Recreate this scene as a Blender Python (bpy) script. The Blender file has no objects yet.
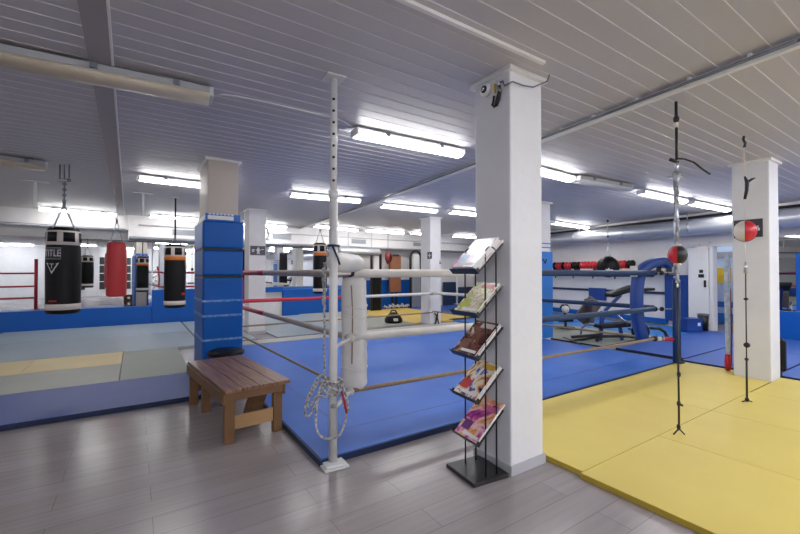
import bpy, bmesh, math, random
from mathutils import Vector, Matrix
random.seed(7)
sc = bpy.context.scene
COL = sc.collection
PI = math.pi
R = math.radians

# ------------------------------------------------------------------ camera
F = 399.0                                  # focal length in pixels of an 800 px wide frame
EYE = Vector((0.0, 0.0, 1.35))
YAW = R(-33.6)                             # 0 looks along +Y, negative turns right
PITCH = math.atan(5.0 / F)
cam_d = bpy.data.cameras.new('camera'); cam = bpy.data.objects.new('camera', cam_d); COL.objects.link(cam)
cam_d.sensor_width = 36.0; cam_d.lens = F / 800 * 36.0; cam_d.clip_start = 0.05; cam_d.clip_end = 100
cam.location = EYE; cam.rotation_euler = (PI/2 + PITCH, 0, YAW)
sc.camera = cam
ROT = cam.rotation_euler.to_matrix()

def ray(px, py):
    return (ROT @ Vector(((px-400)/F, -(py-267)/F, -1.0)))
def at_z(px, py, z=0.0):                   # where the sight line meets a level plane
    d = ray(px, py); t = (z-EYE.z)/d.z
    return EYE + d*t
def at_plane(px, py, p, n):
    d = ray(px, py); t = (Vector(p)-EYE).dot(Vector(n))/d.dot(Vector(n))
    return EYE + d*t
def at_depth(px, py, D):
    d = ray(px, py); h = math.hypot(d.x, d.y)
    f = Vector((-math.sin(YAW), math.cos(YAW), 0))
    return EYE + d*(D/d.dot(f))
RZ = YAW                                   # local x of things turned by RZ runs to the picture's right

# ------------------------------------------------------------------ materials
def lin(c):
    if isinstance(c, str):
        c = c.lstrip('#'); c = [int(c[i:i+2], 16)/255 for i in (0, 2, 4)]
    return tuple(((v+0.055)/1.055)**2.4 if v > 0.04045 else v/12.92 for v in c[:3]) + (1.0,)
def mat(name, col, rough=0.5, metal=0.0, var=0.0, vscale=6.0, bump=0.0, bscale=40.0, emit=0.0, ecol=None, spec=0.5, col2=None, coat=0.0):
    m = bpy.data.materials.new(name); m.use_nodes = True
    nt = m.node_tree; b = nt.nodes['Principled BSDF']
    c = lin(col)
    b.inputs['Base Color'].default_value = c
    b.inputs['Roughness'].default_value = rough
    b.inputs['Metallic'].default_value = metal
    b.inputs['Specular IOR Level'].default_value = spec
    if coat: b.inputs['Coat Weight'].default_value = coat
    if emit:
        b.inputs['Emission Color'].default_value = lin(ecol or col); b.inputs['Emission Strength'].default_value = emit
    if var or col2 or bump:
        tc = nt.nodes.new('ShaderNodeTexCoord')
    if var or col2:
        n = nt.nodes.new('ShaderNodeTexNoise'); n.inputs['Scale'].default_value = vscale; n.inputs['Detail'].default_value = 5
        nt.links.new(tc.outputs['Object'], n.inputs['Vector'])
        r = nt.nodes.new('ShaderNodeValToRGB'); r.color_ramp.elements[0].position = 0.3; r.color_ramp.elements[1].position = 0.7
        if col2:
            r.color_ramp.elements[0].color = c; r.color_ramp.elements[1].color = lin(col2)
        else:
            r.color_ramp.elements[0].color = tuple(max(0, v*(1-var)) for v in c[:3]) + (1,)
            r.color_ramp.elements[1].color = tuple(min(1, v*(1+var)) for v in c[:3]) + (1,)
        nt.links.new(n.outputs['Fac'], r.inputs['Fac']); nt.links.new(r.outputs['Color'], b.inputs['Base Color'])
    if bump:
        n2 = nt.nodes.new('ShaderNodeTexNoise'); n2.inputs['Scale'].default_value = bscale; n2.inputs['Detail'].default_value = 4
        nt.links.new(tc.outputs['Object'], n2.inputs['Vector'])
        bp = nt.nodes.new('ShaderNodeBump'); bp.inputs['Strength'].default_value = bump; bp.inputs['Distance'].default_value = 0.01
        nt.links.new(n2.outputs['Fac'], bp.inputs['Height']); nt.links.new(bp.outputs['Normal'], b.inputs['Normal'])
    return m

def planks(name, c1, c2, length, width, rough, streak=0.25, mortar=0.002):
    m = bpy.data.materials.new(name); m.use_nodes = True
    nt = m.node_tree; b = nt.nodes['Principled BSDF']; N = nt.nodes.new; L = nt.links.new
    tc = N('ShaderNodeTexCoord')
    br = N('ShaderNodeTexBrick'); br.offset = 0.37; br.inputs['Scale'].default_value = 1.0
    br.inputs['Brick Width'].default_value = length; br.inputs['Row Height'].default_value = width
    br.inputs['Mortar Size'].default_value = mortar; br.inputs['Mortar Smooth'].default_value = 0.2
    br.inputs['Color1'].default_value = lin(c1); br.inputs['Color2'].default_value = lin(c2)
    br.inputs['Mortar'].default_value = tuple(v*0.6 for v in lin(c1)[:3]) + (1,)
    L(tc.outputs['Object'], br.inputs['Vector'])
    mp = N('ShaderNodeMapping'); mp.inputs['Scale'].default_value = (0.8, 14, 1); L(tc.outputs['Object'], mp.inputs['Vector'])
    ns = N('ShaderNodeTexNoise'); ns.inputs['Scale'].default_value = 2.0; ns.inputs['Detail'].default_value = 6; L(mp.outputs['Vector'], ns.inputs['Vector'])
    mr = N('ShaderNodeMapRange'); mr.inputs['From Min'].default_value = 0.3; mr.inputs['From Max'].default_value = 0.7
    mr.inputs['To Min'].default_value = 1-streak; mr.inputs['To Max'].default_value = 1+streak; L(ns.outputs['Fac'], mr.inputs['Value'])
    mx = N('ShaderNodeVectorMath'); mx.operation = 'SCALE'; L(br.outputs['Color'], mx.inputs[0]); L(mr.outputs['Result'], mx.inputs['Scale'])
    L(mx.outputs['Vector'], b.inputs['Base Color'])
    mr2 = N('ShaderNodeMapRange'); mr2.inputs['To Min'].default_value = rough-0.05; mr2.inputs['To Max'].default_value = rough+0.08; L(ns.outputs['Fac'], mr2.inputs['Value'])
    L(mr2.outputs['Result'], b.inputs['Roughness'])
    bp = N('ShaderNodeBump'); bp.inputs['Strength'].default_value = 0.06; bp.inputs['Distance'].default_value = 0.004
    L(ns.outputs['Fac'], bp.inputs['Height']); L(bp.outputs['Normal'], b.inputs['Normal'])
    return m

M = {}
M['floor'] = planks('grey_laminate', '#9c9494', '#948c8c', 1.28, 0.19, 0.22, 0.07)
M['ceiling'] = mat('painted_ceiling_strips', '#c3c1c5', 0.5, 0.0, spec=0.5)
M['ceiling_seam_glint'] = mat('painted_seam_glints', '#d0ced1', 0.35)  # light caught along the strip edges, put into the seam colour
M['white_paint'] = mat('white_wall_paint', '#dedcdc', 0.6, var=0.03, bump=0.08, bscale=30)
M['pillar_paint'] = mat('white_pillar_paint', '#dcdde0', 0.5, var=0.03, vscale=3, bump=0.25, bscale=14)
M['beige_paint'] = mat('beige_pillar_paint', '#c3b9ae', 0.6, bump=0.1, bscale=20)
M['white_trim'] = mat('white_trim', '#e6e6e4', 0.4)
M['base_grey'] = mat('grey_baseboard', '#b4b4b8', 0.5)
M['housing_grey'] = mat('grey_painted_strip', '#9c999c', 0.4, spec=0.6)
M['housing_unlit'] = mat('unlit_lamp_housing', '#a4a7aa', 0.4)
M['cream'] = mat('cream_diffuser_unlit', '#c2b7a2', 0.35)
M['housing'] = mat('lamp_housing_grey', '#c9ccd0', 0.4)
M['lit'] = mat('lit_diffuser', '#ffffff', 0.4, emit=6.8, ecol='#fffdfa')
M['lit_fill'] = mat('fill_lamp_diffuser', '#ffffff', 0.4, emit=17.0, ecol='#f6f8ff')  # extra bright diffuser for unseen lamps, serves as added fill light
M['clip'] = mat('grey_clip', '#6f737b', 0.4)
M['mirror'] = mat('mirror_glass', '#e8ecee', 0.01, 1.0)
M['blue_wallpad'] = mat('blue_wall_padding', '#0557b0', 0.45, spec=0.35, bump=0.05)
M['blue_pad'] = mat('blue_vinyl', '#0059ae', 0.42, spec=0.3, bump=0.08, bscale=10)
M['navy_pad'] = mat('navy_vinyl', '#0f3d8a', 0.4, bump=0.1, bscale=12)
M['navy'] = mat('dark_navy', '#142c50', 0.45)
M['navy_edge'] = mat('dark_blue_edge', '#0c2349', 0.5)
M['ring_blue'] = mat('blue_canvas', '#3063bb', 0.5, spec=0.35, col2='#3d70c8', vscale=1.6, bump=0.05, bscale=60)
M['yellow_mat'] = mat('yellow_foam_mat', '#d6c263', 0.5, col2='#cfb95c', vscale=1.5, bump=0.05, bscale=150)
M['yellow_side'] = mat('yellow_mat_side', '#b39a35', 0.5)
M['pale_yellow'] = mat('pale_yellow_mat', '#d6c491', 0.5, var=0.04, vscale=2, bump=0.05, bscale=150)
M['far_yellow'] = mat('warm_yellow_mat', '#dcbb5e', 0.5, var=0.05, vscale=2)
M['grey_mat'] = mat('grey_mat', '#a4a69c', 0.5, var=0.04, vscale=2, bump=0.05, bscale=150)
M['green_grey_mat'] = mat('green_grey_mat', '#8e948b', 0.5, var=0.04, vscale=2, bump=0.05, bscale=150)
M['blue_grey_mat'] = mat('blue_grey_mat', '#97a4ae', 0.42, var=0.04, vscale=2, bump=0.05, bscale=150)
M['strip_blue'] = mat('greyish_blue_mat', '#3c5092', 0.45, var=0.06, vscale=3, bump=0.2, bscale=120)
M['mat_blue'] = mat('blue_foam_mat', '#2a54a4', 0.5, var=0.05, vscale=1.5, bump=0.05, bscale=150)
M['bright_blue'] = mat('bright_blue_mat', '#2a78c8', 0.5, var=0.05, vscale=1.5)
M['pale_floor'] = mat('pale_edge_strip', '#a9a7a2', 0.5, var=0.05)
M['steel_white'] = mat('white_painted_steel', '#d5d5d3', 0.35, var=0.03, vscale=12)
M['dark_hole'] = mat('dark_hole', '#101012', 0.8)
M['silver'] = mat('galvanised_steel', '#b8bcc2', 0.3, 0.9, var=0.05)
M['chrome'] = mat('chrome', '#d8dadd', 0.15, 1.0)
M['black'] = mat('black_plastic', '#151518', 0.45)
M['black_metal'] = mat('black_metal', '#141417', 0.35, spec=0.6)
M['black_leather'] = mat('black_leather', '#0f0f11', 0.45, spec=0.25, bump=0.15, bscale=25)
M['white_vinyl'] = mat('white_vinyl', '#dcdad6', 0.38, var=0.04, vscale=8, bump=0.7, bscale=9)
M['white_sleeve'] = mat('white_rope_sleeve', '#d4d0c9', 0.5, var=0.05, vscale=10, bump=0.2, bscale=30)
M['grey_sleeve'] = mat('worn_grey_rope_sleeve', '#a59c96', 0.5, var=0.08, vscale=8, bump=0.2, bscale=30)
M['red_sleeve'] = mat('red_rope_sleeve', '#c02638', 0.45, var=0.05, bump=0.1)
M['navy_sleeve'] = mat('navy_rope_sleeve', '#183458', 0.45, bump=0.15)
M['post_navy'] = mat('navy_post_cover', '#1c3d72', 0.45)
M['tan_rope'] = mat('tan_rope', '#8f7c62', 0.7, var=0.12, vscale=30, bump=0.3, bscale=80)
M['fleck_rope'] = mat('white_fleck_rope', '#d8d6d0', 0.7, col2='#4a484e', vscale=55, bump=0.5, bscale=90)
M['red_cord'] = mat('red_cord', '#a3243a', 0.6)
M['red'] = mat('red_vinyl', '#c4202f', 0.4, bump=0.15, bscale=20)
M['dark_red'] = mat('dark_red_vinyl', '#6e1822', 0.5)
M['red_leather'] = mat('red_leather', '#c33236', 0.42, var=0.06, bump=0.3, bscale=12)
M['white_leather'] = mat('white_leather', '#d9cfc8', 0.45)
M['orange'] = mat('orange_band', '#e07a22', 0.5)
M['tan'] = mat('tan_wood', '#b58f63', 0.5, var=0.1)
M['wood_leg'] = planks('light_pine_leg', '#7e5c3a', '#745232', 3, 3, 0.5, 0.15)
M['brown_pad'] = mat('brown_grey_vinyl', '#564c49', 0.45, bump=0.1)
M['cardboard'] = mat('brown_board', '#8b5a3c', 0.6, var=0.08)
M['sign'] = mat('dark_plaque', '#3a3942', 0.4)
M['sign_white'] = mat('white_print', '#d8d6da', 0.5)
M['paper'] = mat('white_paper', '#e4e2de', 0.5, var=0.03)
M['grille'] = mat('grey_grille', '#8d9097', 0.4, 0.3)
M['red_print'] = mat('red_print', '#b02030', 0.5)
M['yellow'] = mat('yellow_plastic', '#d8b32a', 0.45)
M['dull_blue'] = mat('dull_blue_paint', '#2d6cc0', 0.5)
M['pale_blue'] = mat('pale_blue_cloth', '#9fb6d4', 0.7, col2='#dfe6ee', vscale=18)
M['duct'] = mat('silver_duct', '#c0c3ca', 0.33, 0.5, bump=0.1, bscale=6)
M['pale_blue_wall'] = mat('pale_blue_wall_paint', '#b4c4de', 0.6)
M['partition'] = mat('dark_partition', '#2a2a2d', 0.5)

def bench_wood():
    m = bpy.data.materials.new('brown_stained_slats'); m.use_nodes = True
    nt = m.node_tree; b = nt.nodes['Principled BSDF']; N = nt.nodes.new; L = nt.links.new
    tc = N('ShaderNodeTexCoord'); mp = N('ShaderNodeMapping'); mp.inputs['Scale'].default_value = (34, 2.2, 10); L(tc.outputs['Object'], mp.inputs['Vector'])
    ns = N('ShaderNodeTexNoise'); ns.inputs['Scale'].default_value = 2; ns.inputs['Detail'].default_value = 8; L(mp.outputs['Vector'], ns.inputs['Vector'])
    r = N('ShaderNodeValToRGB'); r.color_ramp.elements[0].position = .3; r.color_ramp.elements[1].position = .75
    r.color_ramp.elements[0].color = lin('#5e4030'); r.color_ramp.elements[1].color = lin('#a87e60'); L(ns.outputs['Fac'], r.inputs['Fac'])
    L(r.outputs['Color'], b.inputs['Base Color']); b.inputs['Roughness'].default_value = .33
    return m
M['bench_top'] = bench_wood()

def cover(name, cols, scale, seed):
    """printed magazine cover: irregular blotches of the photo's colours"""
    m = bpy.data.materials.new(name); m.use_nodes = True
    nt = m.node_tree; b = nt.nodes['Principled BSDF']; N = nt.nodes.new; L = nt.links.new
    tc = N('ShaderNodeTexCoord'); mp = N('ShaderNodeMapping'); mp.inputs['Location'].default_value = (seed*3.1, seed*1.7, seed); L(tc.outputs['Object'], mp.inputs['Vector'])
    ns = N('ShaderNodeTexNoise'); ns.inputs['Scale'].default_value = scale; ns.inputs['Detail'].default_value = 3; ns.inputs['Distortion'].default_value = 1.2
    L(mp.outputs['Vector'], ns.inputs['Vector'])
    r = N('ShaderNodeValToRGB'); r.color_ramp.interpolation = 'LINEAR'
    el = r.color_ramp.elements
    n = len(cols)
    el[0].position = .3; el[0].color = lin(cols[0]); el[1].position = .7; el[1].color = lin(cols[-1])
    for i in range(1, n-1):
        e = el.new(.3+.4*i/(n-1)); e.color = lin(cols[i])
    L(ns.outputs['Fac'], r.inputs['Fac']); L(r.outputs['Color'], b.inputs['Base Color'])
    b.inputs['Roughness'].default_value = .25
    return m

# ------------------------------------------------------------------ mesh helpers
class MB:
    def __init__(s): s.v = []; s.f = []; s.mi = []; s.cur = 0; s.sm = []; s.smooth = False
    def _add(s, vs, fs):
        o = len(s.v); s.v += [Vector(v) for v in vs]
        for f in fs: s.f.append([i+o for i in f]); s.mi.append(s.cur); s.sm.append(s.smooth)
        return s
    def bb(s, a, b):
        x0, y0, z0 = a; x1, y1, z1 = b
        return s._add([(x0,y0,z0),(x1,y0,z0),(x1,y1,z0),(x0,y1,z0),(x0,y0,z1),(x1,y0,z1),(x1,y1,z1),(x0,y1,z1)],
                      [(0,3,2,1),(4,5,6,7),(0,1,5,4),(1,2,6,5),(2,3,7,6),(3,0,4,7)])
    def box(s, c, d, m=None):
        n = len(s.v); h = [v/2 for v in d]
        s.bb((-h[0],-h[1],-h[2]), (h[0],h[1],h[2]))
        T = Matrix.Translation(Vector(c)) @ (m.to_4x4() if m is not None else Matrix())
        for i in range(n, len(s.v)): s.v[i] = T @ s.v[i]
        return s
    def bar(s, p, q, w, h, up=(0,0,1)):            # rectangular bar from p to q
        p, q = Vector(p), Vector(q); d = (q-p); L = d.length; d.normalize()
        u = Vector(up); sx = d.cross(u)
        if sx.length < 1e-4: sx = d.cross(Vector((1,0,0)))
        sx.normalize(); uz = sx.cross(d).normalized()
        m = Matrix((sx, d, uz)).transposed()
        return s.box((p+q)/2, (w, L, h), m)
    def prism(s, poly, z0, z1):
        n = len(poly)
        return s._add([(x,y,z0) for x,y in poly]+[(x,y,z1) for x,y in poly],
                      [tuple(range(n-1,-1,-1)), tuple(range(n,2*n))]+[(i,(i+1)%n,n+(i+1)%n,n+i) for i in range(n)])
    def cyl(s, p, q, r0, r1=None, n=14, caps=True):
        r1 = r0 if r1 is None else r1
        return s.tube([p, q], [r0, r1], n, caps)
    def tube(s, pts, r, n=10, caps=True, closed=False):
        pts = [Vector(p) for p in pts]; k = len(pts)
        rr = r if isinstance(r, (list, tuple)) else [r]*k
        rings = []; prev = None
        for i, p in enumerate(pts):
            if closed: t = pts[(i+1)%k]-pts[i-1]
            else: t = pts[min(i+1,k-1)]-pts[max(i-1,0)]
            t.normalize()
            if prev is None:
                a = t.cross(Vector((0,0,1)))
                if a.length < 1e-3: a = t.cross(Vector((1,0,0)))
            else:
                a = prev - t*prev.dot(t)
                if a.length < 1e-5: a = t.cross(Vector((0,0,1)))
            a.normalize(); b = t.cross(a); prev = a
            rings.append([p + (a*math.cos(2*PI*j/n)+b*math.sin(2*PI*j/n))*rr[i] for j in range(n)])
        vs = [v for g in rings for v in g]; fs = []
        for i in range(k if closed else k-1):
            i2 = (i+1) % k
            for j in range(n): fs.append((i*n+j, i*n+(j+1)%n, i2*n+(j+1)%n, i2*n+j))
        if caps and not closed: fs += [tuple(range(n-1,-1,-1)), tuple((k-1)*n+j for j in range(n))]
        o = s.smooth; s.smooth = True; s._add(vs, fs); s.smooth = o
        return s
    def lathe(s, prof, c=(0,0,0), n=28, a0=0.0, a1=2*PI):
        full = abs(a1-a0-2*PI) < 1e-6; cols = n if full else n+1
        c = Vector(c); vs = []
        for r, z in prof:
            for j in range(cols):
                a = a0+(a1-a0)*j/n
                vs.append(c+Vector((r*math.cos(a), r*math.sin(a), z)))
        fs = []
        for i in range(len(prof)-1):
            for j in range(n):
                j2 = (j+1)%cols
                fs.append((i*cols+j, i*cols+j2, (i+1)*cols+j2, (i+1)*cols+j))
        o = s.smooth; s.smooth = True; s._add(vs, fs); s.smooth = o
        return s
    def ball(s, c, r, sc_=(1,1,1), n=16, m=None):
        k = n//2; vs = []; fs = []
        T = m if m is not None else Matrix.Identity(3)
        for i in range(k+1):
            t = PI*i/k
            for j in range(n):
                a = 2*PI*j/n
                vs.append(Vector(c)+T @ Vector((r*sc_[0]*math.sin(t)*math.cos(a), r*sc_[1]*math.sin(t)*math.sin(a), r*sc_[2]*math.cos(t))))
        for i in range(k):
            for j in range(n): fs.append((i*n+j, (i+1)*n+j, (i+1)*n+(j+1)%n, i*n+(j+1)%n))
        o = s.smooth; s.smooth = True; s._add(vs, fs); s.smooth = o
        return s
    def rbox(s, a, b, r, ax=2, n=4):                # box with rounded edges along one axis
        a, b = Vector(a), Vector(b); i, j = [k for k in range(3) if k != ax]
        poly = []
        for cx, cy, q in ((b[i]-r,b[j]-r,0),(a[i]+r,b[j]-r,1),(a[i]+r,a[j]+r,2),(b[i]-r,a[j]+r,3)):
            for k in range(n+1):
                t = PI/2*(q+k/n); poly.append((cx+r*math.cos(t), cy+r*math.sin(t)))
        vs = []
        for z in (a[ax], b[ax]):
            for x, y in poly:
                v = [0,0,0]; v[i] = x; v[j] = y; v[ax] = z; vs.append(v)
        m = len(poly)
        return s._add(vs, [tuple(range(m-1,-1,-1)), tuple(range(m,2*m))]+[(q,(q+1)%m,m+(q+1)%m,m+q) for q in range(m)])
    def move(s, T, start=0):
        for i in range(start, len(s.v)): s.v[i] = T @ s.v[i]
        return s
    def build(s, name, mats, parent=None, bevel=0.0, world=False, seg=2, subsurf=0):
        if not isinstance(mats, (list, tuple)): mats = [mats]
        me = bpy.data.meshes.new(name); vs = s.v
        o = bpy.data.objects.new(name, me)
        if parent is not None and world:
            inv = WM(parent).inverted(); vs = [inv @ v for v in vs]
        org = Vector((0,0,0))
        if parent is None:
            lo = Vector([min(v[i] for v in vs) for i in range(3)]); hi = Vector([max(v[i] for v in vs) for i in range(3)])
            org = Vector(((lo.x+hi.x)/2, (lo.y+hi.y)/2, lo.z)); vs = [v-org for v in vs]
        me.from_pydata([tuple(v) for v in vs], [], s.f); me.update()
        bm = bmesh.new(); bm.from_mesh(me); bmesh.ops.remove_doubles(bm, verts=bm.verts, dist=1e-6) if False else None
        bmesh.ops.recalc_face_normals(bm, faces=bm.faces); bm.to_mesh(me); bm.free()
        for m in mats: me.materials.append(m)
        for p, mi, sm in zip(me.polygons, s.mi, s.sm): p.material_index = mi; p.use_smooth = sm
        o.location = org; COL.objects.link(o)
        if parent is not None: o.parent = parent
        if bevel:
            b = o.modifiers.new('bevel', 'BEVEL'); b.width = bevel; b.segments = seg; b.limit_method = 'ANGLE'; b.angle_limit = R(40)
        if subsurf:
            b = o.modifiers.new('subsurf', 'SUBSURF'); b.levels = subsurf; b.render_levels = subsurf
        return o
def WM(o):
    m = Matrix.Translation(o.location) @ o.rotation_euler.to_matrix().to_4x4()
    return WM(o.parent) @ m if o.parent else m

def tag(o, label, cat, group=None, kind=None):
    o['label'] = label; o['category'] = cat
    if group: o['group'] = group
    if kind: o['kind'] = kind
    return o
def thing(name, label, cat, loc=(0,0,0), rz=0.0, group=None):
    o = bpy.data.objects.new(name, None); o.empty_display_size = 0.1; COL.objects.link(o)
    o.location = loc; o.rotation_euler = (0,0,rz)
    return tag(o, label, cat, group)
def struct(o): o['kind'] = 'structure'; return o
def dup(root, loc, rz=None, label=None, group=None):
    r = root.copy(); COL.objects.link(r); r.location = loc
    if rz is not None: r.rotation_euler = (0,0,rz)
    if label: r['label'] = label
    if group: r['group'] = group
    for ch in list(root.children):
        c = ch.copy(); COL.objects.link(c); c.parent = r
        for g in list(ch.children):
            d = g.copy(); COL.objects.link(d); d.parent = c
    return r
def text_geo(s, size):
    cu = bpy.data.curves.new('lettering', 'FONT'); cu.body = s; cu.size = size; cu.align_x = 'CENTER'; cu.align_y = 'CENTER'; cu.resolution_u = 2
    o = bpy.data.objects.new('lettering', cu); COL.objects.link(o)
    bpy.context.view_layer.update()
    me = o.evaluated_get(bpy.context.evaluated_depsgraph_get()).to_mesh()
    v = [tuple(p.co) for p in me.vertices]; f = [tuple(p.vertices) for p in me.polygons]
    bpy.data.objects.remove(o, do_unlink=True); bpy.data.curves.remove(cu)
    return v, f
ORD = ['first','second','third','fourth','fifth','sixth','seventh','eighth','ninth','tenth','eleventh','twelfth','thirteenth','fourteenth','fifteenth','sixteenth','seventeenth','eighteenth','nineteenth','twentieth']

H = 2.73
# ================================================================== ROOM SHELL
# back wall (mirrors) and right wall each turn a little from the ring's axes
BA = Vector((-8.0, 11.6, 0)); BU = Vector((20.6, 1.15, 0)).normalized(); BN = Vector((BU.y, -BU.x, 0))   # BN points into the room
RA = Vector((10.45, 0, 0)); RU = Vector((0.144, 1, 0)).normalized(); RN = Vector((-RU.y, RU.x, 0))
def frame(o, u, n):
    m = Matrix.Identity(4)
    for i in range(3): m[i][0] = u[i]; m[i][1] = n[i]; m[i][2] = (0,0,1)[i]; m[i][3] = o[i]
    return m
TB = frame(BA, BU, BN); TR = frame(RA, RU, RN)
def bu(px, off=0.0):
    p = at_plane(px, 272, BA+BN*off, BN); return (p-BA).dot(BU)
def bz(px, py, off=0.0): return at_plane(px, py, BA+BN*off, BN).z
def ru(px, off=0.0):
    p = at_plane(px, 272, RA+RN*off, RN); return (p-RA).dot(RU)
def rzz(px, py, off=0.0): return at_plane(px, py, RA+RN*off, RN).z

struct(MB().bb((-8.3,-4.2,-0.1),(13.6,13.2,0)).build('floor', M['floor']))
# ceiling of long metal strips, seams whitened to stand in for bevel highlights
cm = MB(); y = -4.2; prof = []
while y < 13.2:
    prof += [(y, H), (y+0.1305, H), (y+0.1315, H-0.003), (y+0.1365, H-0.003)]; y += 0.138
vs = []; fs = []
for yy, zz in prof: vs += [(-8.3, yy, zz), (13.6, yy, zz)]
for i in range(len(prof)-1): fs.append((2*i, 2*i+1, 2*i+3, 2*i+2))
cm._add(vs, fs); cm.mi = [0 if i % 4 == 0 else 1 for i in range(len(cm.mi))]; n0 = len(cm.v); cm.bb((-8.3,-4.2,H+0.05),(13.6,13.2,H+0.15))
ceil = struct(cm.build('ceiling', [M['ceiling'], M['ceiling_seam_glint']]))
# walls
struct(MB().bb((-8,-4,0),(10.6,-3.85,H)).build('wall_front', M['white_paint']))
struct(MB().bb((-8.15,-4,0),(-8,12.2,H)).build('wall_left', M['white_paint']))
struct(MB().bb((-0.2,-0.15,0),(20.9,0,H)).move(TB).build('wall_back', M['white_paint']))
# right wall with the doorway
ud1 = ru(713.5); ud0 = ru(741)                 # opening between these two
dtop = rzz(713, 246.5)
w = MB().bb((-4.2,-0.15,0),(ud0,0,H)); w.bb((ud1,-0.15,0),(13.0,0,H)); w.bb((ud0,-0.15,dtop),(ud1,0,H))
struct(w.move(TR).build('wall_right', M['white_paint']))
# the room beyond the doorway
w = MB().bb((ud0-0.8,-1.9,0),(ud1+1.2,-1.8,H)); w.bb((ud0-0.9,-1.9,0),(ud0-0.8,-0.15,H)); w.bb((ud1+1.2,-1.9,0),(ud1+1.3,-0.15,H)); 
struct(w.move(TR).build('wall_beyond_door', M['pale_blue_wall']))
struct(MB().bb((ud0-0.8,-1.9,-0.1),(ud1+1.2,-0.15,-0.001)).move(TR).build('floor_beyond_door', M['floor']))
struct(MB().bb((ud0-0.9,-1.9,2.5),(ud1+1.3,-0.16,2.55)).move(TR).build('ceiling_beyond_door', M['white_paint']))
# door casing and white door leaf standing closed beside the opening
c = MB(); c.bb((ud1-0.0,0,0),(ud1+0.06,0.03,dtop+0.05)); c.bb((ud0-0.06,0,dtop),(ud1+0.06,0.03,dtop+0.06)); c.bb((ud0-0.06,0,0),(ud0,0.03,dtop))
struct(c.move(TR).build('trim_1', M['white_trim']))
ul1 = ru(690)
d = struct(MB().bb((ud1+0.07,0.035,0.16),(ul1,0.075,dtop-0.02)).move(TR).build('door_1', M['white_trim'], bevel=0.004))
hb = MB().bb((ud1+0.11,0.075,1.0),(ud1+0.15,0.10,1.16)); hb.move(TR).build('door_handle', M['black'], d, world=True)
nt_ = MB().bb((ul1-0.42,0.076,1.62),(ul1-0.17,0.079,1.95)); nt_.move(TR).build('notice', M['paper'], d, world=True)
sg = MB().bb((ul1-0.32,0.076,1.33),(ul1-0.24,0.079,1.40)).bb((ul1-0.34,0.076,1.22),(ul1-0.22,0.079,1.30)); sg.move(TR).build('door_sign', M['black'], d, world=True)
pm = MB().bb((ud1+0.02,0.03,2.0),(ud1+0.06,0.05,2.06)).bb((ul1-0.25,0.03,dtop+0.02),(ul1-0.0,0.09,dtop+0.07)); pm.move(TR).build('door_closer', M['housing'], d, world=True)

# soffit along the back wall, deeper on the right
us = bu(128, 0.4)
s1 = MB().bb((0,0,2.37),(us,0.34,H-0.002)); struct(s1.move(TB).build('soffit_left', M['white_paint']))
s2 = MB().bb((us,0,2.16),(20.2,0.42,H-0.002)); struct(s2.move(TB).build('soffit_right', M['white_paint']))
p = MB().tube([TB @ Vector((0.0,0.40,2.40)), TB @ Vector((us-0.05,0.40,2.36))], 0.035, 8); tag(p.build('ceiling_pipe', M['grille']), 'grey pipe running under the soffit above the left mirror', 'pipe')
p = MB().tube([TB @ Vector((us+0.02,0.47,2.17)), TB @ Vector((20.0,0.47,2.17))], 0.04, 8); tag(p.build('ceiling_pipe', M['grille']), 'long grey pipe along the lower edge of the deep soffit behind the ring', 'pipe')
p = MB().tube([TB @ Vector((us+0.2,0.46,2.50)), TB @ Vector((20.0,0.46,2.50))], 0.016, 8); tag(p.build('ceiling_pipe', M['housing']), 'thin pale pipe on the soffit face just above the air vents', 'pipe')
# air vents on the soffit
vl = ['grey air vent above the orange banded bag left of the padded pillar', 'grey air vent on the soffit just right of the white pillar behind the ring',
      'grey air vent on the soffit just right of the steel post', 'small grey air vent on the soffit left of the far ring corner pillar']
for (x0, x1, y0, y1), lb in zip([(171.5,195,229.3,236),(271.8,291,234,239.8),(351,366,239,244),(413,425,242.3,246.5)], vl):
    a, b = bu(x0,0.42), bu(x1,0.42); z1, z0 = bz((x0+x1)/2,y0,0.42), bz((x0+x1)/2,y1,0.42)
    cx, cz, W, Hh = (a+b)/2, (z0+z1)/2, b-a, z1-z0
    t = thing('air_vent', lb, 'air vent', TB @ Vector((cx,0.42,z0)), 0, 'air vents on the soffit')
    m = MB().bb((a,0.42,z0),(b,0.432,z0+0.015)).bb((a,0.42,z1-0.015),(b,0.432,z1)).bb((a,0.42,z0),(a+0.015,0.432,z1)).bb((b-0.015,0.42,z0),(b,0.432,z1))
    m.move(TB).build('frame', M['housing'], t, world=True)
    m = MB()
    for k in range(6):
        zz = z0+0.02+(Hh-0.04)*k/5; m.bb((a+0.015,0.421,zz-0.006),(b-0.015,0.43,zz+0.006))
    m.bb((a+.01,0.4205,z0+.01),(b-.01,0.423,z1-.01))
    m.move(TB).build('slats', M['grille'], t, world=True)
# silver ventilation ducts
pts = [TR @ Vector((u,0.36,2.375)) for u in (-3.5, 2, 6, 11.6)]
m = MB().tube(pts, 0.18, 24)
t = thing('ventilation_duct', 'long round silver ventilation duct along the right wall above the gloves', 'duct', pts[1])
m.build('duct_tube', M['duct'], t, world=True)
for k in range(9):
    a = TR @ Vector((-2.5+1.6*k,0.36,2.375)); MB().tube([a-RU*0.02, a+RU*0.02], 0.184, 24).build('joint_ring', M['silver'], t, world=True)
for k in range(5):
    a = TR @ Vector((-2.0+3.0*k,0.36,2.56)); MB().tube([a-Vector((0,0,.03)), Vector((a.x,a.y,H+0.005))], 0.012, 6).build('hanger', M['silver'], t, world=True)
tag(MB().tube([TR @ Vector((u,0.22,2.62)) for u in (-3.5, 11.9)], 0.028, 8).build('ceiling_pipe', M['black']), 'thin black pipe running along the right wall just above the silver duct', 'pipe')
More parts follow.
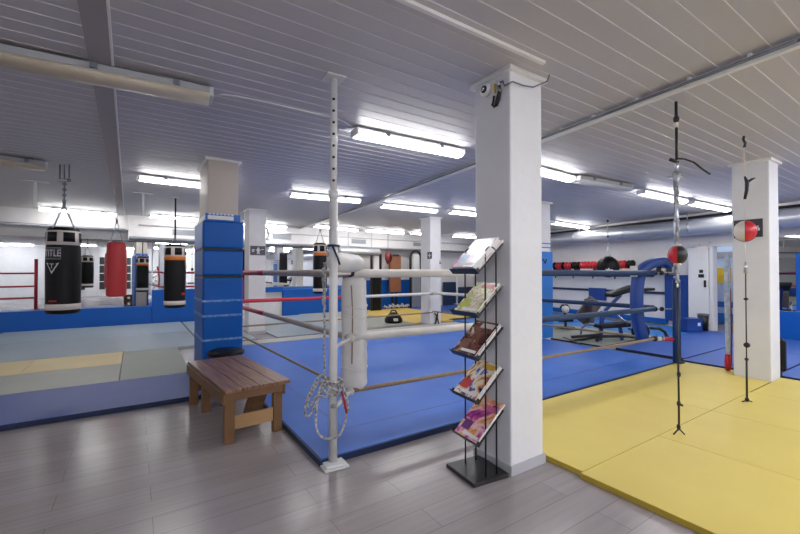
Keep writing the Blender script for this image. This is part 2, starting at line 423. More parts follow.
p0, p1 = bu(340,0.7), bu(379,0.7)
t = thing('ventilation_duct', 'short grey round duct hanging under the soffit right of the steel post', 'duct', TB @ Vector((p0,0.70,1.94)))
MB().tube([TB @ Vector((p0,0.7,2.02)), TB @ Vector((p1,0.7,2.02))], 0.11, 18).build('duct_tube', M['duct'], t, world=True)
m = MB()
for q in (0.2, 0.8): m.tube([TB @ Vector((p0+(p1-p0)*q,0.7,2.10)), TB @ Vector((p0+(p1-p0)*q,0.7,H+0.003))], 0.01, 6)
m.build('hangers', M['silver'], t, world=True)

# mirrors and padding on the back wall
ub = bu(152)
def wall_thing(mb, T, name, mt, label, cat, group=None, bevel=0.0):
    return tag(mb.move(T).build(name, mt, bevel=bevel), label, cat, group)
wall_thing(MB().bb((0.1,0.002,0.49),(ub-0.01,0.018,2.14)), TB, 'wall_mirror', M['mirror'], 'long wall mirror at left above the low blue padding behind the black and white bag', 'mirror', 'wall mirrors')
um2 = bu(349)
wall_thing(MB().bb((ub+0.01,0.002,0.90),(um2,0.018,2.14)), TB, 'wall_mirror', M['mirror'], 'wall mirror behind the ring between the padded pillar and the steel post', 'mirror', 'wall mirrors')
wall_thing(MB().bb((0.1,0.002,0.0),(ub,0.07,0.485)), TB, 'wall_padding', M['blue_wallpad'], 'low blue padding along the foot of the left mirror', 'wall padding', 'blue wall padding', 0.012)
u240, u281, u350, u366, u430 = bu(246), bu(282), bu(346), bu(366), bu(418)
wall_thing(MB().bb((ub,0.002,0.0),(bu(212),0.09,0.89)), TB, 'wall_padding', M['blue_wallpad'], 'tall blue padding under the mirror left of the padded pillar', 'wall padding', 'blue wall padding', 0.012)
wall_thing(MB().bb((u281,0.002,0.0),(u350,0.09,0.80)), TB, 'wall_padding', M['blue_wallpad'], 'blue padding under the mirror between white pillar and steel post', 'wall padding', 'blue wall padding', 0.012)
wall_thing(MB().bb((u366,0.002,0.0),(u430,0.09,1.06)), TB, 'wall_padding', M['blue_wallpad'], 'tall blue padding behind the brown board right of the white corner pad', 'wall padding', 'blue wall padding', 0.012)
wall_thing(MB().bb((bu(212),0.002,0.74),(u281,0.085,0.89)), TB, 'padding_strip', M['blue_wallpad'], 'narrow blue padded strip above the white panel beside the white pillar', 'wall padding')
wall_thing(MB().bb((u281,0.002,0.81),(um2,0.10,0.885)), TB, 'padding_strip', M['dull_blue'], 'blue ledge strip just under the mirror behind the ring', 'wall padding')

# window grid on the wall behind the camera (it shows in the mirror)
wn = MB().bb((-1.6,-3.85,0.35),(2.4,-3.84,2.2)); w_o = struct(wn.build('window_1', M['partition']))
m = MB()
for k in range(11): m.bb((-1.6+0.4*k-0.02,-3.84,0.35),(-1.6+0.4*k+0.02,-3.81,2.2))
for k in range(5): m.bb((-1.6,-3.84,0.35+0.4625*k-0.02),(2.4,-3.81,0.35+0.4625*k+0.02))
m.build('window_grid', M['white_trim'], w_o, world=True)

# right wall: mirror with blue padding at the far right, blue rails, padding
uq0, uq1 = ru(860), ru(772)
wall_thing(MB().bb((uq0,0.002,0.58),(uq1,0.018,2.06)), TR, 'wall_mirror', M['mirror'], 'wall mirror at the far right edge behind the right pillar', 'mirror', 'wall mirrors')
wall_thing(MB().bb((uq0,0.002,0.0),(ud0-0.1,0.08,0.575)), TR, 'wall_padding', M['blue_wallpad'], 'low blue padding under the mirror at the far right edge', 'wall padding', 'blue wall padding', 0.012)
tag(MB().bb((ru(797),0.02,0.6),(ru(806),0.05,1.72)).move(TR).build('blue_banner', M['blue_wallpad']), 'narrow blue board leaning on the mirror at the far right edge', 'board')
z290a = rzz(600,292.5)
m = MB().bb((ru(668),0.002,rzz(640,293.3)),(ru(552),0.03,rzz(640,290.8))); wall_thing(m, TR, 'wall_rail', M['navy'], 'thin navy rail along the white right wall below the gloves', 'rail')
m = MB().bb((ru(668),0.002,0.05),(ru(545),0.09,rzz(650,317))); wall_thing(m, TR, 'wall_padding', M['blue_wallpad'], 'low blue padding along the right wall behind the weight bench', 'wall padding', 'blue wall padding')
m = MB().bb((ru(607),0.032,rzz(600,300)),(ru(590),0.06,rzz(600,288))); wall_thing(m, TR, 'wall_bracket_board', M['navy_pad'], 'small navy board on the right wall above the weight bench', 'board')
m = MB().bb((ru(690)+0.02,0.002,rzz(678,321)),(ru(666),0.07,rzz(678,275))); wall_thing(m, TR, 'wall_padding', M['navy_pad'], 'tall dark blue pad on the right wall beside the white door', 'wall padding', 'blue wall padding', 0.015)
# things in the room beyond the doorway
m = MB().bb((ru(731,-1.8),-1.8,rzz(722,283,-1.8)),(ru(714,-1.8),-1.79,rzz(722,268,-1.8))); wall_thing(m, TR, 'poster', M['yellow'], 'yellow poster on the wall of the room beyond the doorway', 'poster')
m = MB().bb((ru(736,-1.8),-1.8,rzz(722,307,-1.8)),(ru(712,-1.8),-1.79,rzz(722,301.5,-1.8))); wall_thing(m, TR, 'painted_band', M['dull_blue'], 'blue painted band on the wall beyond the doorway', 'painted band')
m = MB().bb((ru(736,-1.8),-1.797,0.02),(ru(712,-1.8),-1.72,rzz(722,313,-1.8))); wall_thing(m, TR, 'bench_pad', M['bright_blue'], 'bright blue pad at the foot of the wall beyond the doorway', 'wall padding')
m = MB().bb((ru(736,-1.8),-1.8,rzz(722,258,-1.8)),(ru(714,-1.8),-1.77,rzz(722,252,-1.8))); wall_thing(m, TR, 'dark_shelf', M['grille'], 'dark shelf high on the wall beyond the doorway', 'shelf')

# ceiling: flat joint strip at left, white trims and the long cable trunking
a, b = at_z(92,0,H-0.01), at_z(119.5,203,H-0.01); dd = (b-a).normalized()
struct(MB().bar(a-dd*2.5, b+dd*3.2, 0.12, 0.024).build('trim_2', M['housing_grey']))
struct(MB().bar((a-dd*2.5)+Vector((0.066,0,-0.004)), (b+dd*3.2)+Vector((0.066,0,-0.004)), 0.012, 0.034).build('trim_3', M['white_trim']))
a, b = at_z(403,0,H-0.012), at_z(544,63,H-0.012); dd = (a-b).normalized()
struct(MB().bar(b, a+dd*1.2, 0.025, 0.02).build('trim_4', M['white_trim']))
cpts = [at_z(x,y,2.69) for x, y in ((543,139.5),(358,208.5),(292,231))]
e0 = at_z(800,42.5,2.69); cpts = [e0+(e0-cpts[0]).normalized()*2.2] + [e0] + cpts
m = MB()
for i in range(len(cpts)-1): m.bar(cpts[i], cpts[i+1], 0.045, 0.05)
t = thing('cable_trunking', 'long white cable trunking crossing the ceiling diagonally behind the front pillar', 'trunking', cpts[1])
m.build('trunking_body', M['white_trim'], t, world=True)
m = MB()
for i in range(len(cpts)-1):
    off = Vector((-0.036,0.0,0.002)); m.tube([cpts[i]+off, cpts[i+1]+off], 0.012, 6)
m.build('cable', M['clip'], t, world=True)
for q in (0.12,0.3,0.5,0.7,0.88):
    c0 = cpts[1].lerp(cpts[2], q); MB().box(c0+Vector((0.0,0,0.012)), (0.06,0.02,0.056)).build('clip', M['white_trim'], t, world=True)

# ================================================================== PILLARS
def pillar(x0, y0, x1, y1, mt, cap=True, base=True, name='pillar'):
    o = struct(MB().bb((x0,y0,0),(x1,y1,H+0.006)).build(name, mt, bevel=0.012, seg=2))
    if cap:
        m = MB()
        for (a, b) in (((x0-0.03,y0-0.03,H-0.03),(x1+0.03,y0,H-0.001)),((x0-0.03,y1,H-0.03),(x1+0.03,y1+0.03,H-0.001)),((x0-0.03,y0,H-0.03),(x0,y1,H-0.001)),((x1,y0,H-0.03),(x1+0.03,y1,H-0.001))): m.bb(a, b)
        m.build('trim', M['white_trim'], o, world=True)
    if base:
        m = MB()
        for (a, b) in (((x0-0.012,y0-0.012,0),(x1+0.012,y0,0.065)),((x0-0.012,y1,0),(x1+0.012,y1+0.012,0.065)),((x0-0.012,y0,0),(x0,y1,0.065)),((x1,y0,0),(x1+0.012,y1,0.065))): m.bb(a, b)
        m.build('baseboard', M['base_grey'], o, world=True)
    return o
P1 = (2.087,1.808,2.422,2.14)
pillar(*P1, M['pillar_paint'])
PR = (6.37,1.535,6.73,1.90); pillar(*PR, M['pillar_paint'], base=False)
PB = (0.72,5.25,1.07,5.95); pillar(*PB, M['beige_paint'], base=False)
q = at_z(256,334,0); PW = (q.x-0.16,q.y,q.x+0.20,q.y+0.4); pillar(*PW, M['white_paint'])
PF = (6.12,7.85,6.46,8.25); pillar(*PF, M['white_paint'])
q = at_z(552,340,0); PN = (q.x-0.37,q.y,q.x-0.03,q.y+0.35); pillar(*PN, M['white_paint'], base=False)
def mirrored(px, py, D):
    v = at_depth(px, py, D); s = (v-BA).dot(BN); return v-2*s*BN
q = mirrored(92,300,21.5); PL = (q.x-0.3,q.y-0.18,q.x+0.3,q.y+0.18); pillar(*PL, M['white_paint'])
print('pillars', PW, PF, PN)

# pads round the blue padded pillar
def pad_sleeve(P, z0, z1, t, mt, name, label, group, bev=0.025):
    x0, y0, x1, y1 = P; g = 0.003
    root = thing(name, label, 'pillar pad', ((x0+x1)/2,(y0+y1)/2,z0), 0, group)
    m = MB()
    m.bb((x0-t,y0-t,z0),(x1+t,y0-g,z1)); m.build('front_panel', mt, root, bevel=bev, world=True, seg=3)
    m = MB(); m.bb((x0-t,y0-g,z0),(x0-g,y1+t,z1)); m.build('side_panel', mt, root, bevel=bev*0.6, world=True)
    m = MB(); m.bb((x1+g,y0-g,z0),(x1+t,y1+t,z1)); m.build('side_panel', mt, root, bevel=bev*0.6, world=True)
    return root
g = 'blue pads round the left pillar'
zz = [EYE.z-(y-272)*4.78/F for y in (220.5,249,276.5)]
pads = []
p_ = pad_sleeve(PB, zz[1]+0.012, zz[0], 0.055, M['blue_pad'], 'pillar_pad', 'top blue vinyl pad round the beige pillar just under the printed band', g)
pads.append(p_)
p_ = pad_sleeve(PB, zz[2]+0.012, zz[1]-0.012, 0.05, M['blue_pad'], 'pillar_pad', 'middle blue vinyl pad on the beige pillar between two dark seams', g)
pads.append(p_)
p_ = pad_sleeve(PB, 0.06, zz[2]-0.012, 0.05, M['blue_pad'], 'pillar_pad', 'tall lowest blue vinyl pad on the beige pillar with frayed tape bands', g)
m = MB()
tape_m = mat('frayed_white_tape', '#0f5cb0', 0.6, col2='#8fb2dc', vscale=22)
for yy in (301,316,340):
    z = EYE.z-(yy-272)*4.75/F; m.bb((PB[0]-0.056,PB[1]-0.057,z-0.012),(PB[2]+0.052,PB[1]-0.049,z+0.012)); m.bb((PB[0]-0.058,PB[1]-0.05,z-0.014),(PB[0]-0.049,PB[3],z+0.014))
m.build('tape', tape_m, p_, world=True)
def wrap_round(P, e, t, z0, z1):
    x0, y0, x1, y1 = P
    return MB().bb((x0-e-t,y0-e-t,z0),(x1+e+t,y0-e,z1)).bb((x0-e-t,y1+e,z0),(x1+e+t,y1+e+t,z1)).bb((x0-e-t,y0-e,z0),(x0-e,y1+e,z1)).bb((x1+e,y0-e,z0),(x1+e+t,y1+e,z1))
for z, pp_ in ((zz[1], pads[0]), (zz[2], pads[1])): wrap_round(PB,0.003,0.046,z-0.0115,z+0.0115).build('dark_seam', M['black'], pp_, world=True)
z0 = zz[0]+0.004; z1 = EYE.z-(213.5-272)*4.8/F
t = thing('printed_band', 'blue and white printed band wrapped round the beige pillar above its blue pads', 'band', (PB[0],PB[1],z0))
m = wrap_round(PB,0.003,0.017,z0,z1); m.build('band', M['dull_blue'], t, world=True)
m = MB(); yy = PB[1]-0.023
m.bb((PB[0]-0.0,yy,z0+0.012),(PB[2]-0.06,yy+0.004,z0+0.06)); m.bb((PB[0]-0.024,PB[1]+0.03,z0+0.01),(PB[0]-0.019,PB[3]-0.05,z1-0.01))
x = PB[0]+0.01
for k in range(7): m.bb((x,yy,z0+0.07),(x+0.026,yy+0.004,z0+0.085)); x += 0.042
m.build('white_print', M['paper'], t, world=True)
# blue pad and bands on the pillar behind the front pillar
pd = pad_sleeve(PN, 0.06, 1.75, 0.03, M['bright_blue'], 'pillar_pad', 'bright blue pad on the pillar just right of the front white pillar', None)
m = wrap_round(PN,0.002,0.004,1.82,1.84); m2 = wrap_round(PN,0.002,0.004,1.90,1.92); m._add(m2.v, m2.f)
tag(m.build('blue_tape', M['dull_blue']), 'two thin blue tape bands on the pillar above the bright blue pad', 'tape')
m = MB().tube([(PN[0]-0.034,PN[1]+0.06,1.62),(PN[0]+0.05,PN[1]-0.036,1.60),(PN[0]+0.12,PN[1]-0.036,1.52),(PN[0]+0.16,PN[1]-0.036,1.60)], 0.012, 6); m.build('cord', M['navy'], pd, world=True)

# plaques on pillars
def plaque(px0, px1, py0, py1, y, lb, mark):
    a = at_plane(px0, py0, (0,y,0), (0,1,0)); b = at_plane(px1, py1, (0,y,0), (0,1,0))
    t = thing('plaque', lb, 'sign', ((a.x+b.x)/2, y, b.z), 0, 'dark plaques on pillars')
    MB().bb((a.x,y-0.008,b.z),(b.x,y,a.z)).build('board', M['sign'], t, world=True)
    w_, h_ = b.x-a.x, a.z-b.z; m = MB()
    for (u0,u1,v0,v1) in mark: m.bb((a.x+w_*u0,y-0.011,b.z+h_*v0),(a.x+w_*u1,y-0.008,b.z+h_*v1))
    m.build('print', M['sign_white'], t, world=True)
fig = [(.1,.3,.55,.63),(.12,.25,.35,.5),(.45,.6,.3,.75),(.5,.56,.75,.88),(.38,.68,.5,.6),(.44,.5,.12,.3),(.55,.62,.12,.3),(.72,.9,.6,.66)]
plaque(250.2,265.2,245.7,255.4,PW[1]-0.001,'dark plaque with a white figure on the white pillar behind the ring',fig)
def plaque_x(px0, px1, py0, py1, x, lb, mark):
    a = at_plane(px0, py0, (x,0,0), (1,0,0)); b = at_plane(px1, py1, (x,0,0), (1,0,0))
    t = thing('plaque', lb, 'sign', (x, (a.y+b.y)/2, b.z), 0, 'dark plaques on pillars')
    z1 = at_plane((px0+px1)/2, py0, (x,0,0), (1,0,0)).z; z0 = at_plane((px0+px1)/2, py1, (x,0,0), (1,0,0)).z
    MB().bb((x-0.008,b.y,z0),(x,a.y,z1)).build('board', M['sign'], t, world=True)
    w_, h_ = b.y-a.y, z1-z0; m = MB()
    for (u0,u1,v0,v1) in mark: m.bb((x-0.011,a.y+w_*u1,z0+h_*v0),(x-0.008,a.y+w_*u0,z0+h_*v1))
    m.build('print', M['sign_white'], t, world=True)
plaque_x(734,763,219.5,237.5,PR[0]-0.001,'dark plaque on the right pillar behind the red and white ball',[(.72,.9,.35,.5),(.78,.86,.5,.62),(.06,.14,.3,.6)])
plaque_x(427.6,432.0,252,258.8,PF[0]-0.001,'small dark plaque with a white cross on the pillar at the far ring corner',[(.4,.6,.15,.85),(.15,.85,.42,.58)])
m = MB(); a = at_plane(440,262,(0,PF[1]-0.001,0),(0,1,0)); m.prism([(0,0),(0.045,0),(0.012,0.1)],0,0.01)
m.v = [Vector((a.x+v.x-0.02, PF[1]-0.001-v.z, a.z+v.y-0.05)) for v in m.v]; tag(m.build('sticker', M['black']), 'small black sticker on the front of the far ring corner pillar', 'sticker')

# ================================================================== FLOOR MATS
def mat_tile(poly, h, mt, label, group, side=None, name='floor_mat'):
    m = MB(); m.prism(poly, 0.001, h)
    if side:
        for i in range(len(m.mi)): m.mi[i] = 1
        m.mi[1] = 0
    return tag(m.build(name, [mt]+([side] if side else []), bevel=0.003, seg=2), label, 'floor mat', group)
def rect(x0, y0, x1, y1, g=0.003): return [(x0+g,y0+g),(x1-g,y0+g),(x1-g,y1-g),(x0+g,y1-g)]
# ring canvas
ring = tag(MB().prism([(1.09,2.63),(6.64,2.63),(6.64,7.4),(1.09,7.4)],0.001,0.05).build('ring_floor', M['ring_blue']), 'blue canvas floor of the boxing ring', 'ring floor')
e = MB()
for (a, b) in (((1.075,2.615,0.001),(6.655,2.629,0.046)),((1.075,7.401,0.001),(6.655,7.415,0.046)),((1.075,2.629,0.001),(1.089,7.401,0.046)),((6.641,2.629,0.001),(6.655,7.401,0.046))): e.bb(a, b)
e.build('edge', M['navy_edge'], ring, world=True)
m = MB(); m.bb((1.45,3.02,0.0502),(5.9,3.035,0.0515)).bb((1.45,3.02,0.0502),(1.465,7.2,0.0515)); m.build('seam', M['strip_blue'], ring, world=True)
g = 'yellow mats in the foreground at right'
n_ = 0.012
mat_tile(rect(2.46,1.53,4.55,2.60)[:0] or [(2.46,1.533),(4.549,1.533),(4.549,2.60),(2.46,2.60)],0.04,M['yellow_mat'],'yellow mat touching the blue ring floor beside the front white pillar',g,M['yellow_side'])
mat_tile([(4.551,1.533),(PR[0]-n_,1.533),(PR[0]-n_,PR[3]+n_),(6.68,PR[3]+n_),(6.68,2.60),(4.551,2.60)],0.04,M['yellow_mat'],'yellow mat between the ring floor and the right pillar',g,M['yellow_side'])
yl = ['nearest yellow mat whose left edge borders the grey laminate','yellow mat in the foreground just right of the nearest one','yellow mat under the red and white ball','yellow mat at the right edge of the photo in front of the right pillar']
xs = [2.43,3.5,4.55,5.6,6.68]
for k in range(4): mat_tile(rect(xs[k],-0.57,xs[k+1],1.531 if k < 3 else 1.521,0.0012),0.04,M['yellow_mat'],yl[k],g,M['yellow_side'])
g = 'blue mats at right'
BL = [((6.93,2.66,8.9,3.7),'blue mat right beside the right front ring post with a dark front edge'),((8.9,2.66,10.72,3.7),'blue mat in front of the doorway'),
      ((6.78,1.6,8.75,2.64),'blue mat directly behind the right pillar'),((8.75,1.6,10.55,2.64),'blue mat by the wall right of the doorway'),
      ((6.78,0.55,8.75,1.58),'blue mat right of the right pillar at the photo edge'),((8.75,0.55,10.4,1.58),'blue mat under the far right mirror')]
for r_, lb in BL: mat_tile(rect(*r_), 0.045, M['mat_blue'], lb, g, M['navy_edge'])
mat_tile(rect(6.95,3.95,9.0,6.2),0.03,M['green_grey_mat'],'green grey mat under the weight bench','mats by the right wall',M['navy_edge'])
mat_tile(rect(9.03,3.72,10.85,6.2),0.03,M['bright_blue'],'bright blue mat between the weight bench and the right wall','mats by the right wall')
mat_tile(rect(7.3,6.25,11.2,8.6),0.03,M['bright_blue'],'bright blue mat behind the weight bench on the left','mats by the right wall')
# left training area
g = 'mats of the left training area'
mat_tile(rect(-1.2,4.70,0.62,5.85),0.05,M['strip_blue'],'greyish blue mat along the near edge just left of the wooden bench',g,M['navy_edge'])
mat_tile(rect(-3.2,4.70,-1.2,5.85),0.05,M['strip_blue'],'greyish blue mat along the near edge at the left side of the photo',g,M['navy_edge'])
mat_tile([(-0.14,5.86),(0.62,5.86),(0.62,7.95),(-0.14,7.95)],0.05,M['green_grey_mat'],'green grey mat left of the blue padded pillar',g)
mat_tile(rect(-2.2,5.86,-0.15,6.92),0.05,M['grey_mat'],'light grey mat behind the greyish blue strip left of the green grey mat',g)
mat_tile(rect(-4.2,5.86,-2.2,6.92),0.05,M['grey_mat'],'light grey mat at the left edge of the photo in front of the yellow row',g)
mat_tile(rect(-1.22,6.93,-0.15,7.95),0.05,M['pale_yellow'],'pale yellow mat touching the green grey mat',g)
mat_tile(rect(-4.2,6.93,-1.22,7.95),0.05,M['pale_yellow'],'paler yellow mat at the left edge of the photo',g)
mat_tile(rect(-6.5,7.96,-1.9,9.9),0.05,M['blue_grey_mat'],'blue grey mat behind the yellow row at the left edge of the photo',g)
mat_tile(rect(-1.9,7.96,1.0,9.9),0.05,M['blue_grey_mat'],'blue grey mat under the hanging red bag',g)
mat_tile(rect(-2.35,9.92,1.0,11.9),0.05,M['blue_grey_mat'],'blue grey mat along the low blue padding at left',g)
mat_tile(rect(-5.5,9.92,-2.37,11.6),0.05,M['far_yellow'],'small yellow mat corner by the low blue padding at the left edge',g)
g = 'mats behind the ring'
mat_tile([(1.05,8.15),(PW[0]-0.02,8.15),(PW[0]-0.02,PW[3]+0.02),(PW[2]+0.02,PW[3]+0.02),(PW[2]+0.02,8.15),(4.3,8.15),(4.3,12.0),(1.05,12.0)] if PW[1] > 8.15 else [(PW[2]+.02,8.15),(4.3,8.15),(4.3,12.0),(PW[2]+.02,12.0)],0.03,M['blue_grey_mat'],'blue grey mat around the white pillar behind the ring',g)
mat_tile(rect(4.3,8.35,6.05,12.2),0.03,M['grey_mat'],'grey mat behind the ring under the small black bag',g)
mat_tile(rect(6.55,8.35,8.3,12.2),0.03,M['far_yellow'],'yellow mat behind the far ring corner pillar',g)
mat_tile(rect(6.05,8.35,6.55,12.2),0.03,M['far_yellow'],'narrow yellow mat strip directly behind the far ring corner pillar',g)
mat_tile(rect(8.3,8.7,11.0,12.2),0.03,M['mat_blue'],'blue mat in the far right corner of the hall',g)
struct(MB().bb((1.09,7.42,0.001),(6.9,7.82,0.06)).build('threshold_strip', M['pale_floor']))
# ================================================================== CEILING LAMPS
def lamp(x0, y0, x1, y1, lit, label, w=0.15, clips=True, z=2.655, cover=None):
    a, b = at_z(x0,y0,z), at_z(x1,y1,z); mid = (a+b)/2; L = (b-a).length; an = math.atan2((b-a).y, (b-a).x)
    t = thing('ceiling_lamp', label, 'ceiling lamp', (mid.x, mid.y, H), an, 'fluorescent ceiling lamps')
    hh_ = 0.055 if lit else 0.075
    for s in (-0.3,0.3): MB().bb((L*s-0.03,-0.02,-0.03),(L*s+0.03,0.02,-0.002)).build('bracket', M['clip'], t)
    MB().bb((-L/2,-w*0.45,-hh_),(L/2,w*0.45,-0.026)).build('housing', M['housing'] if lit else M['housing_unlit'], t, bevel=0.006)
    # diffuser: rounded trough
    m = MB(); prof = []
    for k in range(9):
        q = PI*k/8; prof.append((-w*0.5*math.cos(q), -hh_-0.002-(0.05 if lit else 0.05)*math.sin(q)**0.7))
    vs = [(-L/2+0.02, y_, z_) for y_, z_ in prof]+[(L/2-0.02, y_, z_) for y_, z_ in prof]
    n = len(prof); fs = [(i,i+1,n+i+1,n+i) for i in range(n-1)]+[tuple(range(n)), tuple(range(n,2*n)), (0,n,2*n-1,n-1)]
    m.smooth = True; m._add(vs, fs)
    m.build('diffuser', M['lit'] if lit else (cover or M['cream']), t)
    for s in (-1, 1):
        x = s*(L/2-0.01); MB().bb((x-0.014,-w*0.47,-0.095),(x+0.014,w*0.47,-0.026)).build('end_cap', M['housing'] if not lit else M['white_trim'], t, bevel=0.006)
    if clips:
        n = max(2, int(L/0.45))
        for k in range(n):
            x = -L/2+L*(k+0.5)/n
            for s in (-1, 1): MB().bb((x-0.02,s*w*0.5-0.008,-0.066),(x+0.02,s*w*0.5+0.008,-0.03)).build('clip', M['clip'], t)
    return t
lamp(-55,46,212,98,False,'large unlit ceiling lamp with a cream cover at the upper left of the photo',0.19)
lamp(354,134,461,155,True,'nearest lit ceiling lamp, between the steel post and the front white pillar',0.16)
lamp(138,178.5,236,190,True,'lit ceiling lamp passing behind the top of the beige padded pillar',0.15)
lamp(290,195,360,201.5,True,'lit ceiling lamp crossing behind the steel post just above its collar',0.15)
lamp(381,206,436,211.5,True,'lit ceiling lamp right of the steel post in front of the far ring corner pillar',0.15,False)
lamp(450,212,500,217.5,True,'lit ceiling lamp touching the left edge of the front white pillar',0.15,False)
lamp(38,209,117,215.5,True,'lit ceiling lamp above the black and white punching bag',0.15)
lamp(149,216,200,220.5,True,'lit ceiling lamp above the orange banded punching bag left of the padded pillar',0.15,False)
lamp(-45,154,47,167,False,'unlit ceiling lamp at the left edge of the photo beside a short hanging pole',0.17)
lamp(243,223.5,286,227.5,True,'lit ceiling lamp behind the top of the white pillar behind the ring',0.15,False)
lamp(314,226,357,230.5,True,'lit ceiling lamp by the soffit just behind the steel post',0.15,False)
lamp(366,230.5,403,233.5,True,'lit ceiling lamp by the soffit above the brown board',0.15,False)
lamp(411,233,428,234.5,True,'short lit ceiling lamp by the soffit just left of the far ring corner pillar',0.15,False)
lamp(453,236,476,237.5,True,'lit ceiling lamp far back just right of the far ring corner pillar',0.15,False)
lamp(524,168,571,180,True,'lit ceiling lamp emerging from behind the right edge of the front white pillar',0.15,False)
lamp(576,179.5,629,188.5,False,'unlit ceiling lamp with a clear cover between two lit lamps right of the front pillar',0.15,True,cover=M['housing'])
lamp(641,193,684,202,True,'lit ceiling lamp left of the red and black ball cord',0.15,False)
lamp(691,203.5,727,210.5,True,'lit ceiling lamp just left of the right pillar',0.15,False)
lamp(553,223,587,228,True,'lit ceiling lamp by the silver duct right of the front pillar',0.15,False)
# unseen lamps behind the camera, some added and all brightened as fill light
STRONG = []
def lamp_w(x, y, label, L=1.5):
    src = [o for o in COL.objects if o.name.startswith('ceiling_lamp') and o.type == 'EMPTY'][1]
    r = dup(src, (x, y, H), 0.0, label, 'fluorescent ceiling lamps')
    for c in r.children:
        if c.name.startswith('diffuser'):
            if STRONG: c.data = STRONG[0]
            else:
                c.data = c.data.copy(); c.data.materials[0] = M['lit_fill']; STRONG.append(c.data)
    return r
lamp_w(3.0,-1.3,'lit ceiling lamp, brightened as fill, behind the viewpoint on the left of its pair')
lamp_w(6.2,-0.9,'lit ceiling lamp, brightened as fill, behind the viewpoint above the yellow mats')
lamp_w(8.8,0.2,'lit ceiling lamp, brightened as fill, near the right wall outside the photo')
lamp_w(-4.5,6.4,'lit ceiling lamp, brightened as fill, above the left training mats outside the photo')
for i, (x_, y_) in enumerate(((-5.5,-1.2),(-3.2,-2.6),(-0.8,-1.0),(1.2,-2.8),(4.6,-2.6),(7.4,-2.4))):
    lamp_w(x_,y_,f'added fill lamp over the reception behind the viewpoint, {ORD[i]} of its rows')
# lamp in the room beyond the doorway
a = TR @ Vector((ru(724,-1.1),-1.1,2.47))
t = thing('ceiling_lamp', 'lit lamp seen through the doorway left of the right pillar', 'ceiling lamp', a, RZ, 'fluorescent ceiling lamps')
MB().bb((-0.35,-0.08,-0.06),(0.35,0.08,0.0)).build('diffuser', M['lit'], t, bevel=0.02)
MB().bb((-0.37,-0.09,0.0),(0.37,0.09,0.03)).build('housing', M['housing'], t)
# loose lamp cable on the ceiling
pts = [at_z(x,y,H-0.012) for x, y in ((213,97),(222,94.5),(236,96),(265,102),(300,110),(330,117),(343,121),(352,127))]
tag(MB().tube(pts,0.006,6).build('lamp_cable', M['white_trim']), 'thin white cable on the ceiling from the big unlit lamp to the nearest lit lamp', 'cable')
# short hanging poles
for (px, py, zb, lb) in ((35,181,2.33,'short white pole hanging from the ceiling beside the unlit lamp at the left edge'),(143,193,2.34,'short white pole hanging from the ceiling right of the black and white punching bag')):
    p = at_z(px,py,H)
    t = thing('hanging_pole', lb, 'pole', (p.x,p.y,zb), 0, 'short hanging poles')
    MB().tube([(0,0,0),(0,0,H-zb-0.01)],0.022,10).build('tube', M['white_trim'], t)
    MB().box((0,0,H-zb-0.008),(0.3,0.1,0.014)).build('flange', M['housing'], t)

# ================================================================== RING POSTS, ROPES AND PADS
def ring_post(x, y, label, mt_up, mt_low, zlow, holes, z_collar, sleeve=False):
    t = thing('ring_post', label, 'ring post', (x,y,0), R(-3))
    MB().bb((-0.088,-0.088,0.0),(0.088,0.088,0.014)).bb((-0.072,-0.072,0.014),(0.072,0.072,0.03)).build('base_plate', M['steel_white'], t, bevel=0.003)
    MB().bb((-0.068,-0.068,H-0.016),(0.068,0.068,H-0.004)).build('top_plate', M['steel_white'], t)
    m = MB().tube([(0,0,0.03),(0,0,z_collar)],0.030,20); m.build('lower_tube', mt_low, t)
    m = MB().tube([(0,0,z_collar-0.02),(0,0,H-0.016)],0.0245,20); m.build('upper_tube', mt_up, t)
    MB().tube([(0,0,z_collar-0.03),(0,0,z_collar+0.025)],0.035,20).build('collar', mt_up, t)
    v = Vector((EYE.x-x, EYE.y-y, 0)).normalized(); v.rotate(Matrix.Rotation(R(3),3,'Z'))
    m = MB()
    for z in holes: m.tube([v*0.0235+Vector((0,0,z)), v*0.0262+Vector((0,0,z))], 0.0095, 12)
    if holes: m.build('peg_holes', M['dark_hole'], t)
    m = MB().tube([v*0.028+Vector((0,0,0.42)), v*0.036+Vector((0,0,0.42))],0.016,12); m.build('bolt', M['silver'], t)
    return t
PA = at_z(333,465,0.0)
D1 = 2.83
holes = [EYE.z+(272-y)*2.72/F for y in (94,106,118,130,142,154,166,178,202)]
post = ring_post(PA.x, PA.y, 'white steel ring post with peg holes between the wooden bench and the magazine rack', M['steel_white'], M['steel_white'], 1.0, holes, EYE.z+(272-192)*2.72/F)
m = MB().tube([(PA.x+0.037*math.cos(a),PA.y+0.037*math.sin(a),1.535) for a in [2*PI*k/16 for k in range(16)]],0.009,6,closed=True)
rgt = Vector((math.cos(RZ), math.sin(RZ), 0)); fw = Vector((-math.sin(RZ), math.cos(RZ), 0))
c0 = Vector((PA.x,PA.y,0))-fw*0.034
m.tube([c0+rgt*0.0+Vector((0,0,1.53)), c0+rgt*0.035+Vector((0,0,1.45)), c0+rgt*0.05+Vector((0,0,1.40))],0.008,6)
tag(m.build('tie_strap', M['navy']), 'dark tie strap knotted round the white steel post above the top rope', 'strap')
PBk = at_z(677,366,0.0)
post2 = ring_post(PBk.x, PBk.y, 'ring post with a navy lower half behind the red and black ball', M['silver'], M['navy'], 1.0, [], 1.27)
MB().tube([(0,0,0.05),(0,0,1.24)],0.05,16).build('navy_cover', M['post_navy'], post2)

